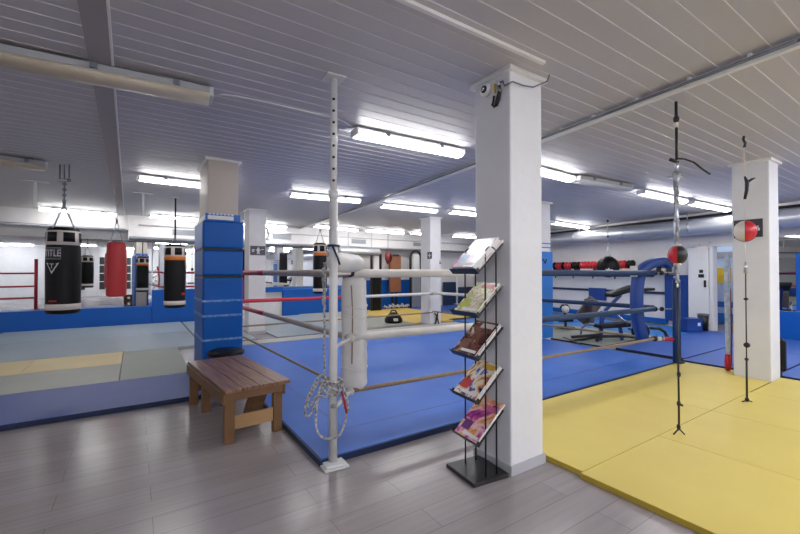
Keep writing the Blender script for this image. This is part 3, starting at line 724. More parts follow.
ZL = (0.385, 0.815, 1.338)
cA, cB, cC, cD = (1.47,2.93), (6.27,2.78), (6.10,7.73), (1.30,7.68)
def rope(p, q, z, r, secs, label, sag=0.0):
    p = Vector((p[0],p[1],z)); q = Vector((q[0],q[1],z)); mid = (p+q)/2
    def pt(t): v = p.lerp(q, t); v.z -= sag*4*t*(1-t); return v
    def piece(t0, t1): return MB().tube([pt(t0+(t1-t0)*k/10) for k in range(11)], r, 12)
    if len(secs) == 1:
        return tag(piece(0,1).build('ring_rope', M[secs[0][1]]), label, 'ring rope', 'boxing ring ropes')
    t = thing('ring_rope', label, 'ring rope', mid, 0, 'boxing ring ropes'); t0 = 0.0
    MB().tube([pt(k/10) for k in range(11)], r*0.5, 8).build('core_rope', M['tan_rope'], t, world=True)
    for t1, mt in secs:
        piece(t0, t1-0.001).build('sleeve', M[mt], t, world=True); t0 = t1
    return t
def frac(p, q, px):
    for k in range(1001):
        t = k/1000; x = p[0]+(q[0]-p[0])*t; y = p[1]+(q[1]-p[1])*t
        D = x*fw.x+y*fw.y; L = x*rgt.x+y*rgt.y
        if D > 0 and abs(400+F*L/D-px) < 1.0: return t
    return 0.5
f1 = frac(cA,cD,264)
rope(cA,cD,ZL[2],0.034,[(f1,'grey_sleeve'),(1,'red_sleeve')],'top rope on the left ring side, worn grey sleeve turning red near the padded pillar')
rope(cA,cD,ZL[1],0.029,[(f1,'grey_sleeve'),(1,'red_sleeve')],'middle rope on the left ring side, worn grey sleeve turning red near the padded pillar')
rope(cA,cD,ZL[0],0.013,[(1,'tan_rope')],'thin tan lowest rope on the left ring side running past the bench')
f2 = frac(cA,cB,500)
rope(cA,cB,ZL[2],0.035,[(f2,'white_sleeve'),(1,'navy_sleeve')],'top rope on the front ring side, white at left and navy right of the pillar')
rope(cA,cB,ZL[1],0.034,[(f2,'white_sleeve'),(1,'navy_sleeve')],'middle rope on the front ring side, white at left, navy right of the pillar')
rope(cA,cB,ZL[0],0.018,[(1,'tan_rope')],'thin tan lowest rope on the front ring side in front of the blue floor')
f3 = frac(cD,cC,352)
rope(cD,cC,ZL[2]-0.02,0.03,[(f3,'red_sleeve'),(1,'white_sleeve')],'top rope on the far ring side, red at left and white at right')
rope(cD,cC,ZL[1],0.034,[(f3,'red_sleeve'),(1,'white_sleeve')],'middle rope on the far ring side, red at left and white at right')
rope(cD,cC,ZL[0]-0.03,0.016,[(1,'tan_rope')],'thin tan lowest rope on the far ring side')
f4 = frac(cC,cB,500)
rope(cC,cB,ZL[2]-0.03,0.032,[(f4,'white_sleeve'),(1,'navy_sleeve')],'top rope on the right ring side, navy towards the blue corner')
rope(cC,cB,ZL[1]+0.02,0.034,[(f4,'white_sleeve'),(1,'navy_sleeve')],'middle rope on the right ring side, white then navy towards the blue corner')
rope(cC,cB,ZL[0],0.017,[(1,'tan_rope')],'thin tan lowest rope on the right ring side by the weight bench')
# red strap joining the ropes near the padded pillar
px_, py_ = cA[0]+(cD[0]-cA[0])*0.765, cA[1]+(cD[1]-cA[1])*0.765
m = MB().tube([(px_+0.03,py_-0.03,ZL[1]-0.04),(px_+0.05,py_-0.02,1.05),(px_+0.03,py_-0.03,ZL[2]+0.04),(px_-0.02,py_,ZL[2]+0.22)],0.03,8)
tag(m.build('rope_spacer', M['red_sleeve']), 'red strap joining the ring ropes at the right edge of the padded pillar', 'strap')

def corner_pad(path, wdir, w, th, mt, name, label, bumps=0.0, seed=1):
    """padded bolster swept along a bent path"""
    rnd = random.Random(seed)
    t = thing(name, label, 'corner pad', (path[0][0],path[0][1],path[0][2]))
    pts = [Vector(p) for p in path]
    # resample with Catmull-Rom
    out = []
    for i in range(len(pts)-1):
        p0 = pts[max(i-1,0)]; p1 = pts[i]; p2 = pts[i+1]; p3 = pts[min(i+2,len(pts)-1)]
        for k in range(8):
            s = k/8; out.append(0.5*((2*p1)+(p2-p0)*s+(2*p0-5*p1+4*p2-p3)*s*s+(3*p1-p0-3*p2+p3)*s**3))
    out.append(pts[-1]); n = 24; m = MB(); W = Vector(wdir).normalized(); vs = []
    K = len(out)
    for i, p in enumerate(out):
        tn = (out[min(i+1,K-1)]-out[max(i-1,0)]).normalized(); nn = tn.cross(W).normalized()
        e = min(1.0, 0.72+0.28*min(i, K-1-i)/1.5)
        for j in range(n):
            a = 2*PI*j/n; ca, sa = math.cos(a), math.sin(a)
            x = math.copysign(abs(ca)**0.55, ca)*w/2*e; y = math.copysign(abs(sa)**0.55, sa)*th/2*e
            k = 1+bumps*(rnd.random()-0.5)
            vs.append(p+W*x*k+nn*y*k)
    fs = [(i*n+j, i*n+(j+1)%n, (i+1)*n+(j+1)%n, (i+1)*n+j) for i in range(K-1) for j in range(n)]
    fs += [tuple(range(n)), tuple(range((K-1)*n, K*n))]
    m.smooth = True; m._add(vs, fs); m.build('pad_cover', mt, t, world=True)
    return t, out
q = (1.535,3.0)
wp, _o = corner_pad([(q[0],q[1],0.375),(q[0],q[1],0.62),(q[0],q[1],0.85),(q[0]-0.005,q[1],1.10),(q[0]-0.01,q[1]-0.0,1.30)],(1,-1,0),0.20,0.15,M['white_vinyl'],'corner_pad','white vinyl corner pad hanging in the near ring corner beside the steel post',0.07,3)
# folded-over top of the pad, tied to the post
m = MB()
A_, B_ = Vector((1.19,2.66,1.42)), Vector((1.57,3.02,1.42))
d_ = (B_-A_); K = 14; n = 20; rnd = random.Random(5); vs = []
s_ = d_.cross(Vector((0,0,1))).normalized(); u_ = s_.cross(d_).normalized()
for i in range(K+1):
    tt = i/K; e = math.sin(min(1,(tt+0.12)/0.3)*PI/2)*math.sin(min(1,(1-tt+0.08)/0.25)*PI/2)
    for j in range(n):
        a = 2*PI*j/n; k = e*(1+0.10*(rnd.random()-0.5))
        vs.append(A_+d_*tt+s_*math.cos(a)*0.085*k+u_*math.sin(a)*0.075*k)
fs = [(i*n+j, i*n+(j+1)%n, (i+1)*n+(j+1)%n, (i+1)*n+j) for i in range(K) for j in range(n)]+[tuple(range(n)),tuple(range(K*n,(K+1)*n))]
m.smooth = True; m._add(vs, fs); m.build('folded_top', M['white_vinyl'], wp, world=True)
v0 = (Vector((q[0],q[1],0))-Vector((0,0,0))).normalized()
fc = Vector((q[0],q[1],0))+Vector((-0.707,-0.707,0))*0.085
m = MB().tube([fc+Vector((0.0,0,1.24)),fc+Vector((0.012,0.0,1.05)),fc+Vector((0.01,0.0,0.8)),fc+Vector((0.006,0,0.6))],0.005,6); m.build('hanging_string', M['tan_rope'], wp, world=True)
m = MB()
for zz_ in (1.06, 0.98, 0.55):
    pts = []
    for k in range(24):
        a = 2*PI*k/24; ca, sa = math.cos(a), math.sin(a)
        x = math.copysign(abs(ca)**0.55, ca)*0.104; y_ = math.copysign(abs(sa)**0.55, sa)*0.079
        pts.append(Vector((q[0],q[1],zz_+0.015*math.sin(a*2)))+Vector((0.707,-0.707,0))*x+Vector((0.707,0.707,0))*y_)
    MB().tube(pts,0.004,5,closed=True).build('tie_cord', M['white_sleeve'], wp, world=True)
# tensioners between the near corner and the steel post
tl = ['white strap and knot tying the lowest rope to the steel post','white strap and knot tying the middle rope to the steel post','dark knot and strap tying the top rope to the steel post']
for z, lb in zip(ZL, tl):
    a = Vector((cA[0],cA[1],z)); b = Vector((PA.x,PA.y,z)); d_ = (b-a).normalized()
    t = thing('rope_tie', lb, 'rope tie', a, 0, 'rope ties at the near ring corner')
    MB().tube([a,a+d_*0.12,b-d_*0.035],0.014,8).build('strap', M['white_sleeve'], t, world=True)
    MB().ball(a+d_*0.02,0.034,(1,1,0.9),10).build('knot', M['white_sleeve'] if z < 1.2 else M['black'], t, world=True)
# blue corner
q = (6.20,2.985)
bp_, _o = corner_pad([(q[0]+0.09,q[1]-0.04,0.33),(q[0]+0.03,q[1]-0.01,0.55),(q[0]-0.01,q[1],0.8),(q[0],q[1],1.1),(q[0]+0.03,q[1]-0.03,1.33),(q[0]+0.14,q[1]-0.11,1.46),(q[0]+0.28,q[1]-0.22,1.50),(q[0]+0.38,q[1]-0.29,1.45)],(1,1,0),0.24,0.14,M['navy_pad'],'corner_pad','blue vinyl corner pad bent over the right front ring corner',0.02,4)
m = MB().box((q[0]-0.13,q[1]-0.02,1.36),(0.03,0.1,0.16)); m.move(Matrix.Identity(4)); m.build('white_strap', M['white_sleeve'], bp_, world=True, bevel=0.008)
tl = ['red and white wrapped tie of the lowest rope at the blue ring corner','thin chain tie of the middle rope at the blue ring corner','thin tie of the top rope at the blue ring corner']
for z, lb in zip(ZL, tl):
    a = Vector((cB[0],cB[1],z)); b = Vector((PBk.x,PBk.y,z)); d_ = (b-a).normalized()
    t = thing('rope_tie', lb, 'rope tie', a, 0, 'rope ties at the blue ring corner')
    MB().tube([a+d_*0.02,b-d_*0.05],0.03 if z < .5 else 0.009,8).build('strap', M['red_sleeve'] if z < .5 else M['silver'], t, world=True)
    if z < .5: MB().tube([a+d_*0.03,a+d_*0.12],0.032,8).build('white_wrap', M['white_sleeve'], t, world=True)
    m = MB().ball(a,0.045,(1,1,0.9),10).ball(a+d_*0.1,0.035,(1,1,1),8); m.build('hook', M['black'], t, world=True)

# rope hung on the steel post
t = thing('climbing_rope', 'white flecked rope hung and coiled round the white steel post', 'rope', (PA.x,PA.y,0.1))
o_ = Vector((PA.x,PA.y,0))
def loc(r_, f_, z): return o_+rgt*r_+fw*f_+Vector((0,0,z))
rnd = random.Random(11)
sp = 2.72/F
def pz(y): return EYE.z-(y-272)*sp
pts = [loc((323-333)*sp,0.03,pz(y))+rgt*rnd.uniform(-.004,.004) for y in range(262,392,8)]
ml = MB().tube(pts,0.0085,8)
ml.tube([loc((322-333)*sp,0.035,pz(268)),loc((321-333)*sp,0.05,pz(280)),loc((323-333)*sp,0.03,pz(292)),loc((321.5-333)*sp,0.035,pz(302)),loc((323.5-333)*sp,0.045,pz(311))],0.011,8)
ml.build('hanging_line', M['fleck_rope'], t, world=True)
m = MB()
def loop(ps, r=0.0085, f=0.0):
    pp = [Vector(p) for p in ps]; out = []; k = len(pp)
    for i in range(k):
        p0,p1,p2,p3 = pp[i-1],pp[i],pp[(i+1)%k],pp[(i+2)%k]
        for j in range(6):
            s = j/6; out.append(0.5*((2*p1)+(p2-p0)*s+(2*p0-5*p1+4*p2-p3)*s*s+(3*p1-p0-3*p2+p3)*s**3))
    m.tube(out, r, 8, closed=True)
def P(x, y, f): return loc((x-333)*sp, f, pz(y))
loop([P(320,384,-.02),P(312,395,-.045),P(305,412,-.03),P(308,420,.0),P(318,402,.02),P(327,388,.05),P(340,386,.05),P(336,384,-.05)])
loop([P(322,386,-.05),P(318,405,-.055),P(317,425,-.05),P(320,436,-.045),P(328,440,-.05),P(340,437,-.05),P(347,420,-.045),P(346,405,-.05),P(338,392,-.055),P(330,388,-.058)])
loop([P(318,380,-.04),P(326,378,-.055),P(330,396,-.06),P(318,398,-.05),P(310,408,-.04),P(307,402,-.03)])
loop([P(340,386,-.045),P(346,392,-.05),P(349,408,-.04),P(347,414,-.02),P(342,400,.0),P(338,392,.03)])
loop([P(324,390,-.055),P(334,396,-.06),P(342,390,-.055),P(343,384,.0),P(332,382,.055),P(322,384,.05)])
m.build('coils', M['fleck_rope'], t, world=True)
MB().tube([P(343,392,-.062),P(346,402,-.062),P(348,414,-.055)],0.008,8).build('red_cord', M['red_cord'], t, world=True)

# ================================================================== WOODEN BENCH
zt = 0.43
pn, pr, pl, pf = at_z(225.4,391.0,zt), at_z(291,379.5,zt), at_z(188.3,361.6,zt), at_z(240.2,354.5,zt)
cen = (pn+pr+pl+pf)/4; vdir = ((pl-pn)+(pf-pr)).normalized(); BW = ((pr-pn).length+(pf-pl).length)/2; BLn = ((pl-pn).length+(pf-pr).length)/2
udir = Vector((vdir.y,-vdir.x,0)); BA_ = math.atan2(udir.y, udir.x)
print('bench', cen, BW, BLn, math.degrees(BA_))
t = thing('wooden_bench', 'low brown slatted wooden bench in front of the blue padded pillar', 'bench', (cen.x,cen.y,0), BA_)
g_ = 0.006; sw = (BW-3*g_)/4
for k in range(4):
    x0 = -BW/2+k*(sw+g_); MB().bb((x0,-BLn/2,zt-0.028),(x0+sw,BLn/2,zt)).build('slat', M['bench_top'], t, bevel=0.004)
lx0, lx1 = -BW/2+0.004, BW/2-0.135
for x in (lx0, lx1):
    for y in (-BLn/2+0.03, BLn/2-0.10):
        MB().bb((x,y,0.001),(x+0.075,y+0.055,zt-0.03)).build('leg', M['wood_leg'], t, bevel=0.004)
MB().bb((lx0+0.04,BLn/2-0.42,0.001),(lx0+0.115,BLn/2-0.365,zt-0.03)).build('leg', M['wood_leg'], t, bevel=0.004)
for x in (lx0-0.018, lx1+0.077):
    MB().bb((x,-BLn/2+0.01,zt-0.115),(x+0.016,BLn/2-0.01,zt-0.03)).build('side_apron', M['wood_leg'], t, bevel=0.002)
for y in (-BLn/2+0.012, BLn/2-0.04):
    MB().bb((lx0+0.0,y,zt-0.09),(lx1+0.075,y+0.016,zt-0.03)).build('end_apron', M['wood_leg'], t, bevel=0.002)
MB().bb((lx0+0.077,-BLn/2+0.04,0.10),(lx1-0.002,-BLn/2+0.062,0.21)).build('end_stretcher', M['tan'], t, bevel=0.003)
MB().bb((lx0+0.077,BLn/2-0.085,0.13),(lx1-0.002,BLn/2-0.063,0.24)).build('end_stretcher', M['wood_leg'], t, bevel=0.003)
MB().bar((0.03,-BLn/2+0.35,0.02),(0.03,-BLn/2+0.08,zt-0.05),0.15,0.03,(0,1,0)).build('brace_board', M['wood_leg'], t)
MB().bar((0.03,BLn/2-0.35,0.02),(0.03,BLn/2-0.08,zt-0.05),0.15,0.03,(0,1,0)).build('brace_board', M['wood_leg'], t)

# black stool behind the bench
p = at_z(228,349.5,0.45)
t = thing('round_stool', 'black round stool between the wooden bench and the padded pillar', 'stool', (p.x-0.02,p.y-0.0,0))
rr = 0.2
MB().lathe([(0,0.45),(rr-0.03,0.45),(rr,0.435),(rr+0.002,0.41),(rr-0.02,0.39),(0,0.39)],(0,0,0),32).build('seat', M['black_leather'], t)
MB().lathe([(0,0.389),(0.16,0.389),(0.16,0.36),(0,0.36)],(0,0,0),24).build('seat_plate', M['black_metal'], t)
for k in range(4):
    a = PI/4+k*PI/2; MB().tube([(0.13*math.cos(a),0.13*math.sin(a),0.359),(0.17*math.cos(a),0.17*math.sin(a),0.002)],0.013,8).build('leg', M['black_metal'], t)

# ================================================================== MAGAZINE RACK
X0, X1, Y0, Y1 = 1.782, 2.07, 1.80, 2.105
t = thing('magazine_rack', 'black metal magazine rack with five sloping shelves standing against the front white pillar', 'magazine rack', ((X0+X1)/2,(Y0+Y1)/2,0))
MB().bb((X0,Y0,0.001),(X1,Y1,0.028)).build('base', M['black_metal'], t, bevel=0.003, world=True)
for yy in (Y0+0.035, Y1-0.055):
    xa, xb = 1.905, 1.995; r_ = (xb-xa)/2
    pts = [(xa,yy,0.028)]+[((xa+xb)/2-r_*math.cos(PI*k/10), yy, 1.47+r_*math.sin(PI*k/10)) for k in range(11)]+[(xb,yy,0.028)]
    MB().tube(pts,0.0055,8).build('wire_frame', M['black_metal'], t, world=True)
S = Vector((math.cos(R(43)),0,math.sin(R(43)))); Wd = Vector((0,1,0)); Nn = Vector((-S.z,0,S.x))
zl = [1.345,1.065,0.79,0.515,0.245]
ya, yb = Y0+0.018, Y1-0.02
def slab(mb, o, s0, s1, w0, w1, n0, n1):
    k = len(mb.v); mb.bb((s0,w0,n0),(s1,w1,n1))
    for i in range(k, len(mb.v)):
        v = mb.v[i]; mb.v[i] = o+S*v.x+Wd*v.y+Nn*v.z
    return mb
covers = [
 [['#d84f98','#e58abc','#efe6ec','#c9b6dc','#eceaf0','#86b2e2','#6d8fd0'], ['#eceaea','#d84f86','#f4f4f2','#d7b8d4']],
 [['#c23b2a','#e6a0a0','#efe6da','#d9d4a0','#b4bf3a','#efe9df','#6f8a2a'], ['#efe9e2','#b88f3a','#e0dcd4']],
 [['#1d0d0a','#4a2018','#5e2c20','#8a4e38','#3a1a14','#c9a082','#efe0d2'], ['#4a2a20','#8a5236','#d8cfc6']],
 [['#141824','#3450a0','#d98a30','#e9d8b0','#efe9e0','#3a5cb0','#a8342c'], ['#d98a2a','#3c58a0','#e4e0d8']],
 [['#7a2a78','#c2478c','#e59ab8','#f0cdd0','#e8b070','#e07a50','#f4ece6'], ['#d1708f','#e9b27c','#e9dcd8']],
]
title = [('#d8d4da','#6fa0d6'),('#c9302a','#b9c030'),('#d8d0c8','#7a4a30'),('#d9a838','#c23a34'),('#d4688e','#6a2d78')]
desc = ['white, pink and pale blue','cream, green and red','dark brown','blue, orange and purple','pink and orange']
place = ['highest shelf','second shelf from the top','middle shelf','second shelf from the bottom','lowest shelf']
thick = [4,3,3,3,2]
for i, z0 in enumerate(zl):
    o = Vector((1.835,0,z0))
    m = slab(MB(), o, -0.004, 0.285, ya, yb, -0.004, 0.0)
    slab(m, o, -0.008, -0.004, ya-0.01, yb+0.01, -0.004, 0.042)
    slab(m, o, 0.0, 0.02, ya-0.004, ya, -0.004, 0.03); slab(m, o, 0.0, 0.02, yb, yb+0.004, -0.004, 0.03)
    m.build('shelf', M['black_metal'], t, world=True)
    nt0 = 0.001; nmag = thick[i]
    for k in range(nmag):
        top = k == nmag-1
        th = random.choice((0.006,0.008,0.010)) + (0.004 if i == 0 else 0)
        wm = 0.232+random.uniform(0,0.012); off = random.uniform(-0.004,0.010)+ya+0.012; sl = random.uniform(0.278,0.292)+(0.03 if (i in (0,4) and k == 0) else 0.0)
        lab = (f'{desc[i]} magazine lying on top of the {place[i]}' if top else
               f'{["bottom","second lowest","third lowest"][k]} magazine in the stack on the {place[i]}')
        mg = thing('magazine', lab, 'magazine', o+S*0.0+Wd*off+Nn*nt0, 0, 'magazines on the rack')
        slab(MB(), o, 0.0, sl, off, off+wm, nt0, nt0+th).build('pages', M['paper'], mg, world=True)
        cm_ = cover('magazine_print', covers[i][0] if top else covers[i][1], (7,13,9,9,7)[i] if top else 9, i*3+k)
        m = slab(MB(), o, 0.0005, sl-0.0005, off+0.0005, off+wm-0.0005, nt0+th, nt0+th+0.0006)
        m.build('cover', cm_, mg, world=True)
        if top:
            tm = [mat('cover_title', title[i][0], 0.3), mat('cover_block', title[i][1], 0.3), M['paper']]
            e = 0.0007; n0_ = nt0+th+0.0006
            slab(MB(), o, sl-0.055, sl-0.015, off+0.02, off+wm*0.62, n0_, n0_+e).build('cover_title', tm[0], mg, world=True)
            slab(MB(), o, 0.05, 0.12, off+wm*0.55, off+wm*0.9, n0_, n0_+e).build('cover_block', tm[1], mg, world=True)
            slab(MB(), o, 0.018, 0.040, off+0.015, off+wm*0.7, n0_, n0_+e).build('cover_band', tm[2], mg, world=True)
        nt0 += th+0.0024

# the rack stands turned a little to the pillar
piv = Vector((0.5*(X0+X1),0.5*(Y0+Y1),0)); rot_ = Matrix.Rotation(R(-6),4,'Z')
for o in list(COL.objects):
    if o.parent is None and (o.name.startswith('magazine')) and o.type == 'EMPTY':
        o.location = piv + (rot_ @ (o.location-piv)) + Vector((0.002,0.014,0)); o.rotation_euler.z = R(-6)

# ================================================================== CAMERA ON THE PILLAR
xp = P1[0]-0.002
a = at_plane(487,90.5,(xp,0,0),(1,0,0))
t = thing('security_camera', 'white round security camera with a black lens high on the front pillar', 'camera', a)
def disc(x0, x1, r, y=0, z=0, r1=None): return MB().tube([(x0,y,z),(x1,y,z)],[r, r1 if r1 else r],20)
disc(0,-0.03,0.047,0,0,0.043).build('body', M['white_trim'], t)
disc(-0.03,-0.037,0.026,0,0,0.024).build('lens_ring', M['black'], t)
disc(-0.037,-0.042,0.012).build('lens', M['chrome'], t)
MB().tube([(-0.01,0.04,0.01),(-0.02,0.05,-0.005)],0.01,8).build('bracket', M['housing'], t)
b = at_plane(496.5,92,(xp,0,0),(1,0,0))
t = thing('cable_bundle', 'bundle of black camera cables with yellow plugs hanging from the front pillar', 'cables', b)
def pp(x, y, o=0.012): v = at_plane(x,y,(xp-o,0,0),(1,0,0)); return v
m = MB().tube([pp(499,84),pp(499.5,92),pp(498,99),pp(496,105),pp(493.5,107)],[.010,.014,.016,.014,.008],8); m.tube([pp(494,96),pp(493.5,101),pp(492,106)],.008,6)
m.build('cable_loops', M['black'], t, world=True)
MB().tube([pp(495,84,.016),pp(495.3,93,.016)],0.008,8).build('yellow_plug', M['yellow'], t, world=True)
MB().tube([pp(497,81,.02),pp(499,85,.02)],0.012,8).build('white_plug', M['housing'], t, world=True)
MB().tube([pp(498,88,.03),pp(501,91,.03)],0.010,8).build('grey_plug', M['grille'], t, world=True)
c1 = Vector((P1[0]-0.03,P1[1]+0.03,2.62)); c2 = at_z(535,73,2.69); c3 = at_z(541,66,H-0.004)
cy = P1[1]-0.03
m = MB().tube([pp(500,82.5),pp(503,81,.02),Vector((P1[0]-0.02,P1[1]+0.03,2.605)),Vector((P1[0]-0.012,cy,2.612)),Vector((P1[0]+0.10,cy,2.615)),Vector((P1[0]+0.20,cy-0.0,2.63)),Vector((P1[0]+0.30,cy-0.04,2.68)),Vector((P1[0]+0.315,cy-0.05,H-0.002))],0.0055,6)
m.build('feed_cable', M['clip'], t, world=True)
# ================================================================== PUNCHING BAGS
def chain(m, a, b, r=0.006):
    a, b = Vector(a), Vector(b); L = (b-a).length; n = max(2, int(L/0.035)); d = (b-a)/n
    m.tube([a, b], r*0.55, 6)
    for i in range(n):
        c = a+d*(i+0.5); o = d.cross(Vector((0,0,1)))
        if o.length < 1e-5: o = Vector((1,0,0))
        o.normalize()
        if i % 2: o = d.cross(o).normalized()
        m.tube([c-d*0.5, c-d*0.2+o*r*1.3, c+d*0.2+o*r*1.3, c+d*0.5], r*0.5, 5); m.tube([c-d*0.5, c-d*0.2-o*r*1.3, c+d*0.2-o*r*1.3, c+d*0.5], r*0.5, 5)
def bag(x, y, z0, z1, r, zring, label, style, ztop=H, name='punching_bag', line='chain', taper=1.0):
    t = thing(name, label, 'punching bag', (x,y,z0), 0, 'hanging punching bags'); h = z1-z0
    body = {'black':M['black_leather'],'title':M['black_leather'],'orange':M['black_leather'],'red':M['red_leather']}[style]
    prof = [(0,0.0),(r*0.8,0.0),(r*0.96,0.012),(r*0.985,0.05),(r*0.985,h*0.2),(r*1.0*1.0,h*0.45),(r*1.0,h*0.6),(r*0.955,h*0.84),(r*0.93,h-0.05),(r*0.88,h-0.01),(r*0.8,h),(0,h)]
    MB().lathe(prof,(0,0,0),36).build('body', body, t)
    def rad(z):
        for (r0,z0_),(r1,z1_) in zip(prof[1:-1], prof[2:]):
            if z0_ <= z <= z1_ and z1_ > z0_: return r0+(r1-r0)*(z-z0_)/(z1_-z0_)
        return r
    def band(nm, za, zb, mt, e=0.004):
        MB().lathe([(rad(za)-.002,za),(rad(za)+e,za+0.002),(rad(zb)+e,zb-0.002),(rad(zb)-.002,zb)],(0,0,0),36).build(nm, mt, t)
    view = math.atan2(EYE.y-y, EYE.x-x)
    def patch(nm, za, zb, a0, a1, mt, e=0.008):
        m = MB(); m.lathe([(rad(za)-.002,za),(rad(za)+e,za),(rad(zb)+e,zb),(rad(zb)-.002,zb)],(0,0,0),8,a0,a1); m.build(nm, mt, t)
    if style in ('title','orange'):
        za, zb = (h*0.80, h-0.035)
        band('white_band', za, zb, M['white_leather'])
        k = 6
        for i in range(k):
            a = view+R(18)+2*PI*i/k; patch('dark_patch', za+(zb-za)*0.22, zb-(zb-za)*0.12, a-R(20), a+R(20), M['black_leather'])
        if style == 'orange': band('orange_band', h*0.755, h*0.815, M['orange'], 0.006)
        band('lower_white_band', 0.055, 0.13, M['white_leather'])
        MB().lathe([(0,h+0.012),(r*0.7,h+0.012),(r*0.84,h-0.004),(r*0.9,h-0.04)],(0,0,0),32).build('top_cap', M['black'], t)
    if style == 'orange':
        patch('label', h*0.60, h*0.73, view+R(62), view+R(84), M['tan'])
        patch('small_print', h*0.20, h*0.24, view+R(35), view+R(62), M['red_print'])
    if style == 'title':
        # printed plate and triangular mark
        ac = view+R(-36)*-1*-1
        ac = view-R(38)
        zc = h*0.70
        patch('plate', zc-0.075, zc+0.075, ac-R(30), ac+R(30), M['grille'], 0.006)
        patch('plate_inner', zc-0.062, zc+0.062, ac-R(27.5), ac+R(27.5), M['sign'], 0.008)
        def wrap(v, f, zc, mt, nm, e):
            m = MB(); vs = []
            for x_, y_, _z in v:
                zz_ = zc+y_; rr_ = rad(zz_)+e; a = ac+x_/rr_; vs.append((rr_*math.cos(a), rr_*math.sin(a), zz_))
            m._add(vs, f); m.build(nm, mt, t)
        v, f = text_geo('TITLE', 0.115); xs_ = [p[0] for p in v]; s_ = 0.19/(max(xs_)-min(xs_))
        wrap([(p[0]*s_, p[1]*1.05, 0) for p in v], f, zc, M['sign_white'], 'lettering', 0.010)
        # triangle outline with a letter inside
        tz = h*0.535; s = 0.078
        tri = []
        outer = [(-s,s*0.8),(s,s*0.8),(0,-s*0.95)]; inner = [(-s*0.72,s*0.62),(s*0.72,s*0.62),(0,-s*0.62)]
        tv = [(a_,b_,0) for a_,b_ in outer+inner]; tf = [(0,1,4,3),(1,2,5,4),(2,0,3,5)]
        wrap(tv, tf, tz, M['sign_white'], 'triangle_mark', 0.004)
        v, f = text_geo('T', 0.085); wrap([(p[0],p[1]+0.02,0) for p in v], f, tz, M['sign_white'], 'letter', 0.004)
        patch('red_print', h*0.145, h*0.165, ac-R(12), ac+R(18), M['red_print'], 0.003)
    # chains to the ring, swivel and hanger
    zr = zring-z0; m = MB()
    for k in range(4):
        a = view+PI/4+k*PI/2; chain(m, (r*0.86*math.cos(a), r*0.86*math.sin(a), h-0.01), (0.012*math.cos(a),0.012*math.sin(a),zr), 0.007)
    m.build('chains', M['silver'], t)
    MB().tube([(0,0,zr-0.03),(0,0,zr+0.05)],0.018,10).build('swivel', M['clip'], t)
    m = MB(); top = ztop-z0
    if line == 'chain': chain(m, (0,0,zr+0.05), (0,0,top-0.02), 0.008); m.build('hanger_chain', M['silver'], t)
    elif line == 'strap': m.tube([(0,0,zr+0.05),(0,0,top-0.02)],0.014,8); m.build('hanger_strap', M['black'], t)
    MB().box((0,0,top-0.012),(0.12,0.08,0.02)).build('ceiling_plate', M['housing'], t)
    return t
def spot(px, D): 
    p = at_depth(px, 272, D); return p.x, p.y
def zat(py, D): return EYE.z-(py-272)*D/F
D = 5.1; x, y = spot(63.5, D)
b1 = bag(x, y, zat(313.5,D), zat(228.5,D), 0.18, zat(206,D), 'large black punching bag with a white patched top band and lettering hanging at the left', 'title', H-0.2, line='none')
tz_ = H-b1.location.z
rv = Vector((math.cos(RZ),math.sin(RZ),0)); m = MB()
for s in (-1, 0, 1): m.tube([rv*0.06*s+Vector((0,0,tz_-0.20)), rv*0.06*s+Vector((0,0,tz_-0.002))],0.008,8)
m.bar(rv*-0.075+Vector((0,0,tz_-0.205)), rv*0.075+Vector((0,0,tz_-0.205)),0.03,0.035)
m.build('hanger_bracket', M['clip'], b1)
m = MB(); chain(m,(0,0,zat(206,D)-b1.location.z+.05),(0,0,tz_-.2),0.013); m.build('hanger_chain', M['clip'], b1)
D = 7.6; x, y = spot(116.5, D); bag(x, y, zat(296.5,D), zat(242.5,D), 0.165, zat(222,D), 'red leather punching bag hanging between the two black bags at the left', 'red')
D = 7.35; x, y = spot(175, D); bag(x, y, zat(307.5,D), zat(245,D), 0.178, zat(238,D), 'black punching bag with an orange and white top band left of the padded pillar', 'orange', line='strap')
D = 9.9; x, y = spot(320, D); bag(x, y, zat(293.5,D), zat(243.5,D), 0.17, zat(231,D), 'black punching bag with an orange band partly behind the steel post', 'orange')
D = 9.2; x, y = spot(242.5, D); bag(x, y, zat(303,D), zat(250,D), 0.15, zat(238,D), 'black punching bag peeking out behind the right edge of the padded pillar', 'black')
q = mirrored(283,268,19.0); bag(q.x, q.y, 0.75, 2.25, 0.19, 2.5, 'black punching bag beyond the front pillar, seen in the mirror behind the ring', 'black')
# ball shaped bag over the front ropes
D = 10.2; x, y = spot(608, D); zb = zat(277.5,D); zt_ = zat(256.5,D); rb = (zt_-zb)/2
t = thing('uppercut_ball', 'round black hanging punch ball with a white winged print right of the front pillar', 'punching ball', (x,y,zb+rb))
MB().ball((0,0,0),rb,(1.0,1.0,1.0),28).build('ball', M['black_leather'], t)
MB().lathe([(0.05,rb*1.0),(rb*0.42,rb*0.93),(rb*0.5,rb*0.86)],(0,0,0.004),20).build('top_panel', M['black'], t)
vd = (Vector((EYE.x,EYE.y,EYE.z))-Vector((x,y,zb+rb))).normalized(); m = MB()
def on_ball(u, v): d = (vd+rgt*u+Vector((0,0,1))*v).normalized(); return d*(rb+0.004)
for (u0,u1,v0,v1) in ((-.28,.42,-.32,-.20),(-.12,.25,-.42,-.32),(.0,.14,-.20,-.08)):
    g = [[on_ball(u0+(u1-u0)*i/4, v0+(v1-v0)*j/2) for i in range(5)] for j in range(3)]
    m._add([p for r_ in g for p in r_], [(j*5+i,j*5+i+1,(j+1)*5+i+1,(j+1)*5+i) for j in range(2) for i in range(4)])
m.build('winged_print', M['paper'], t)
m = MB()
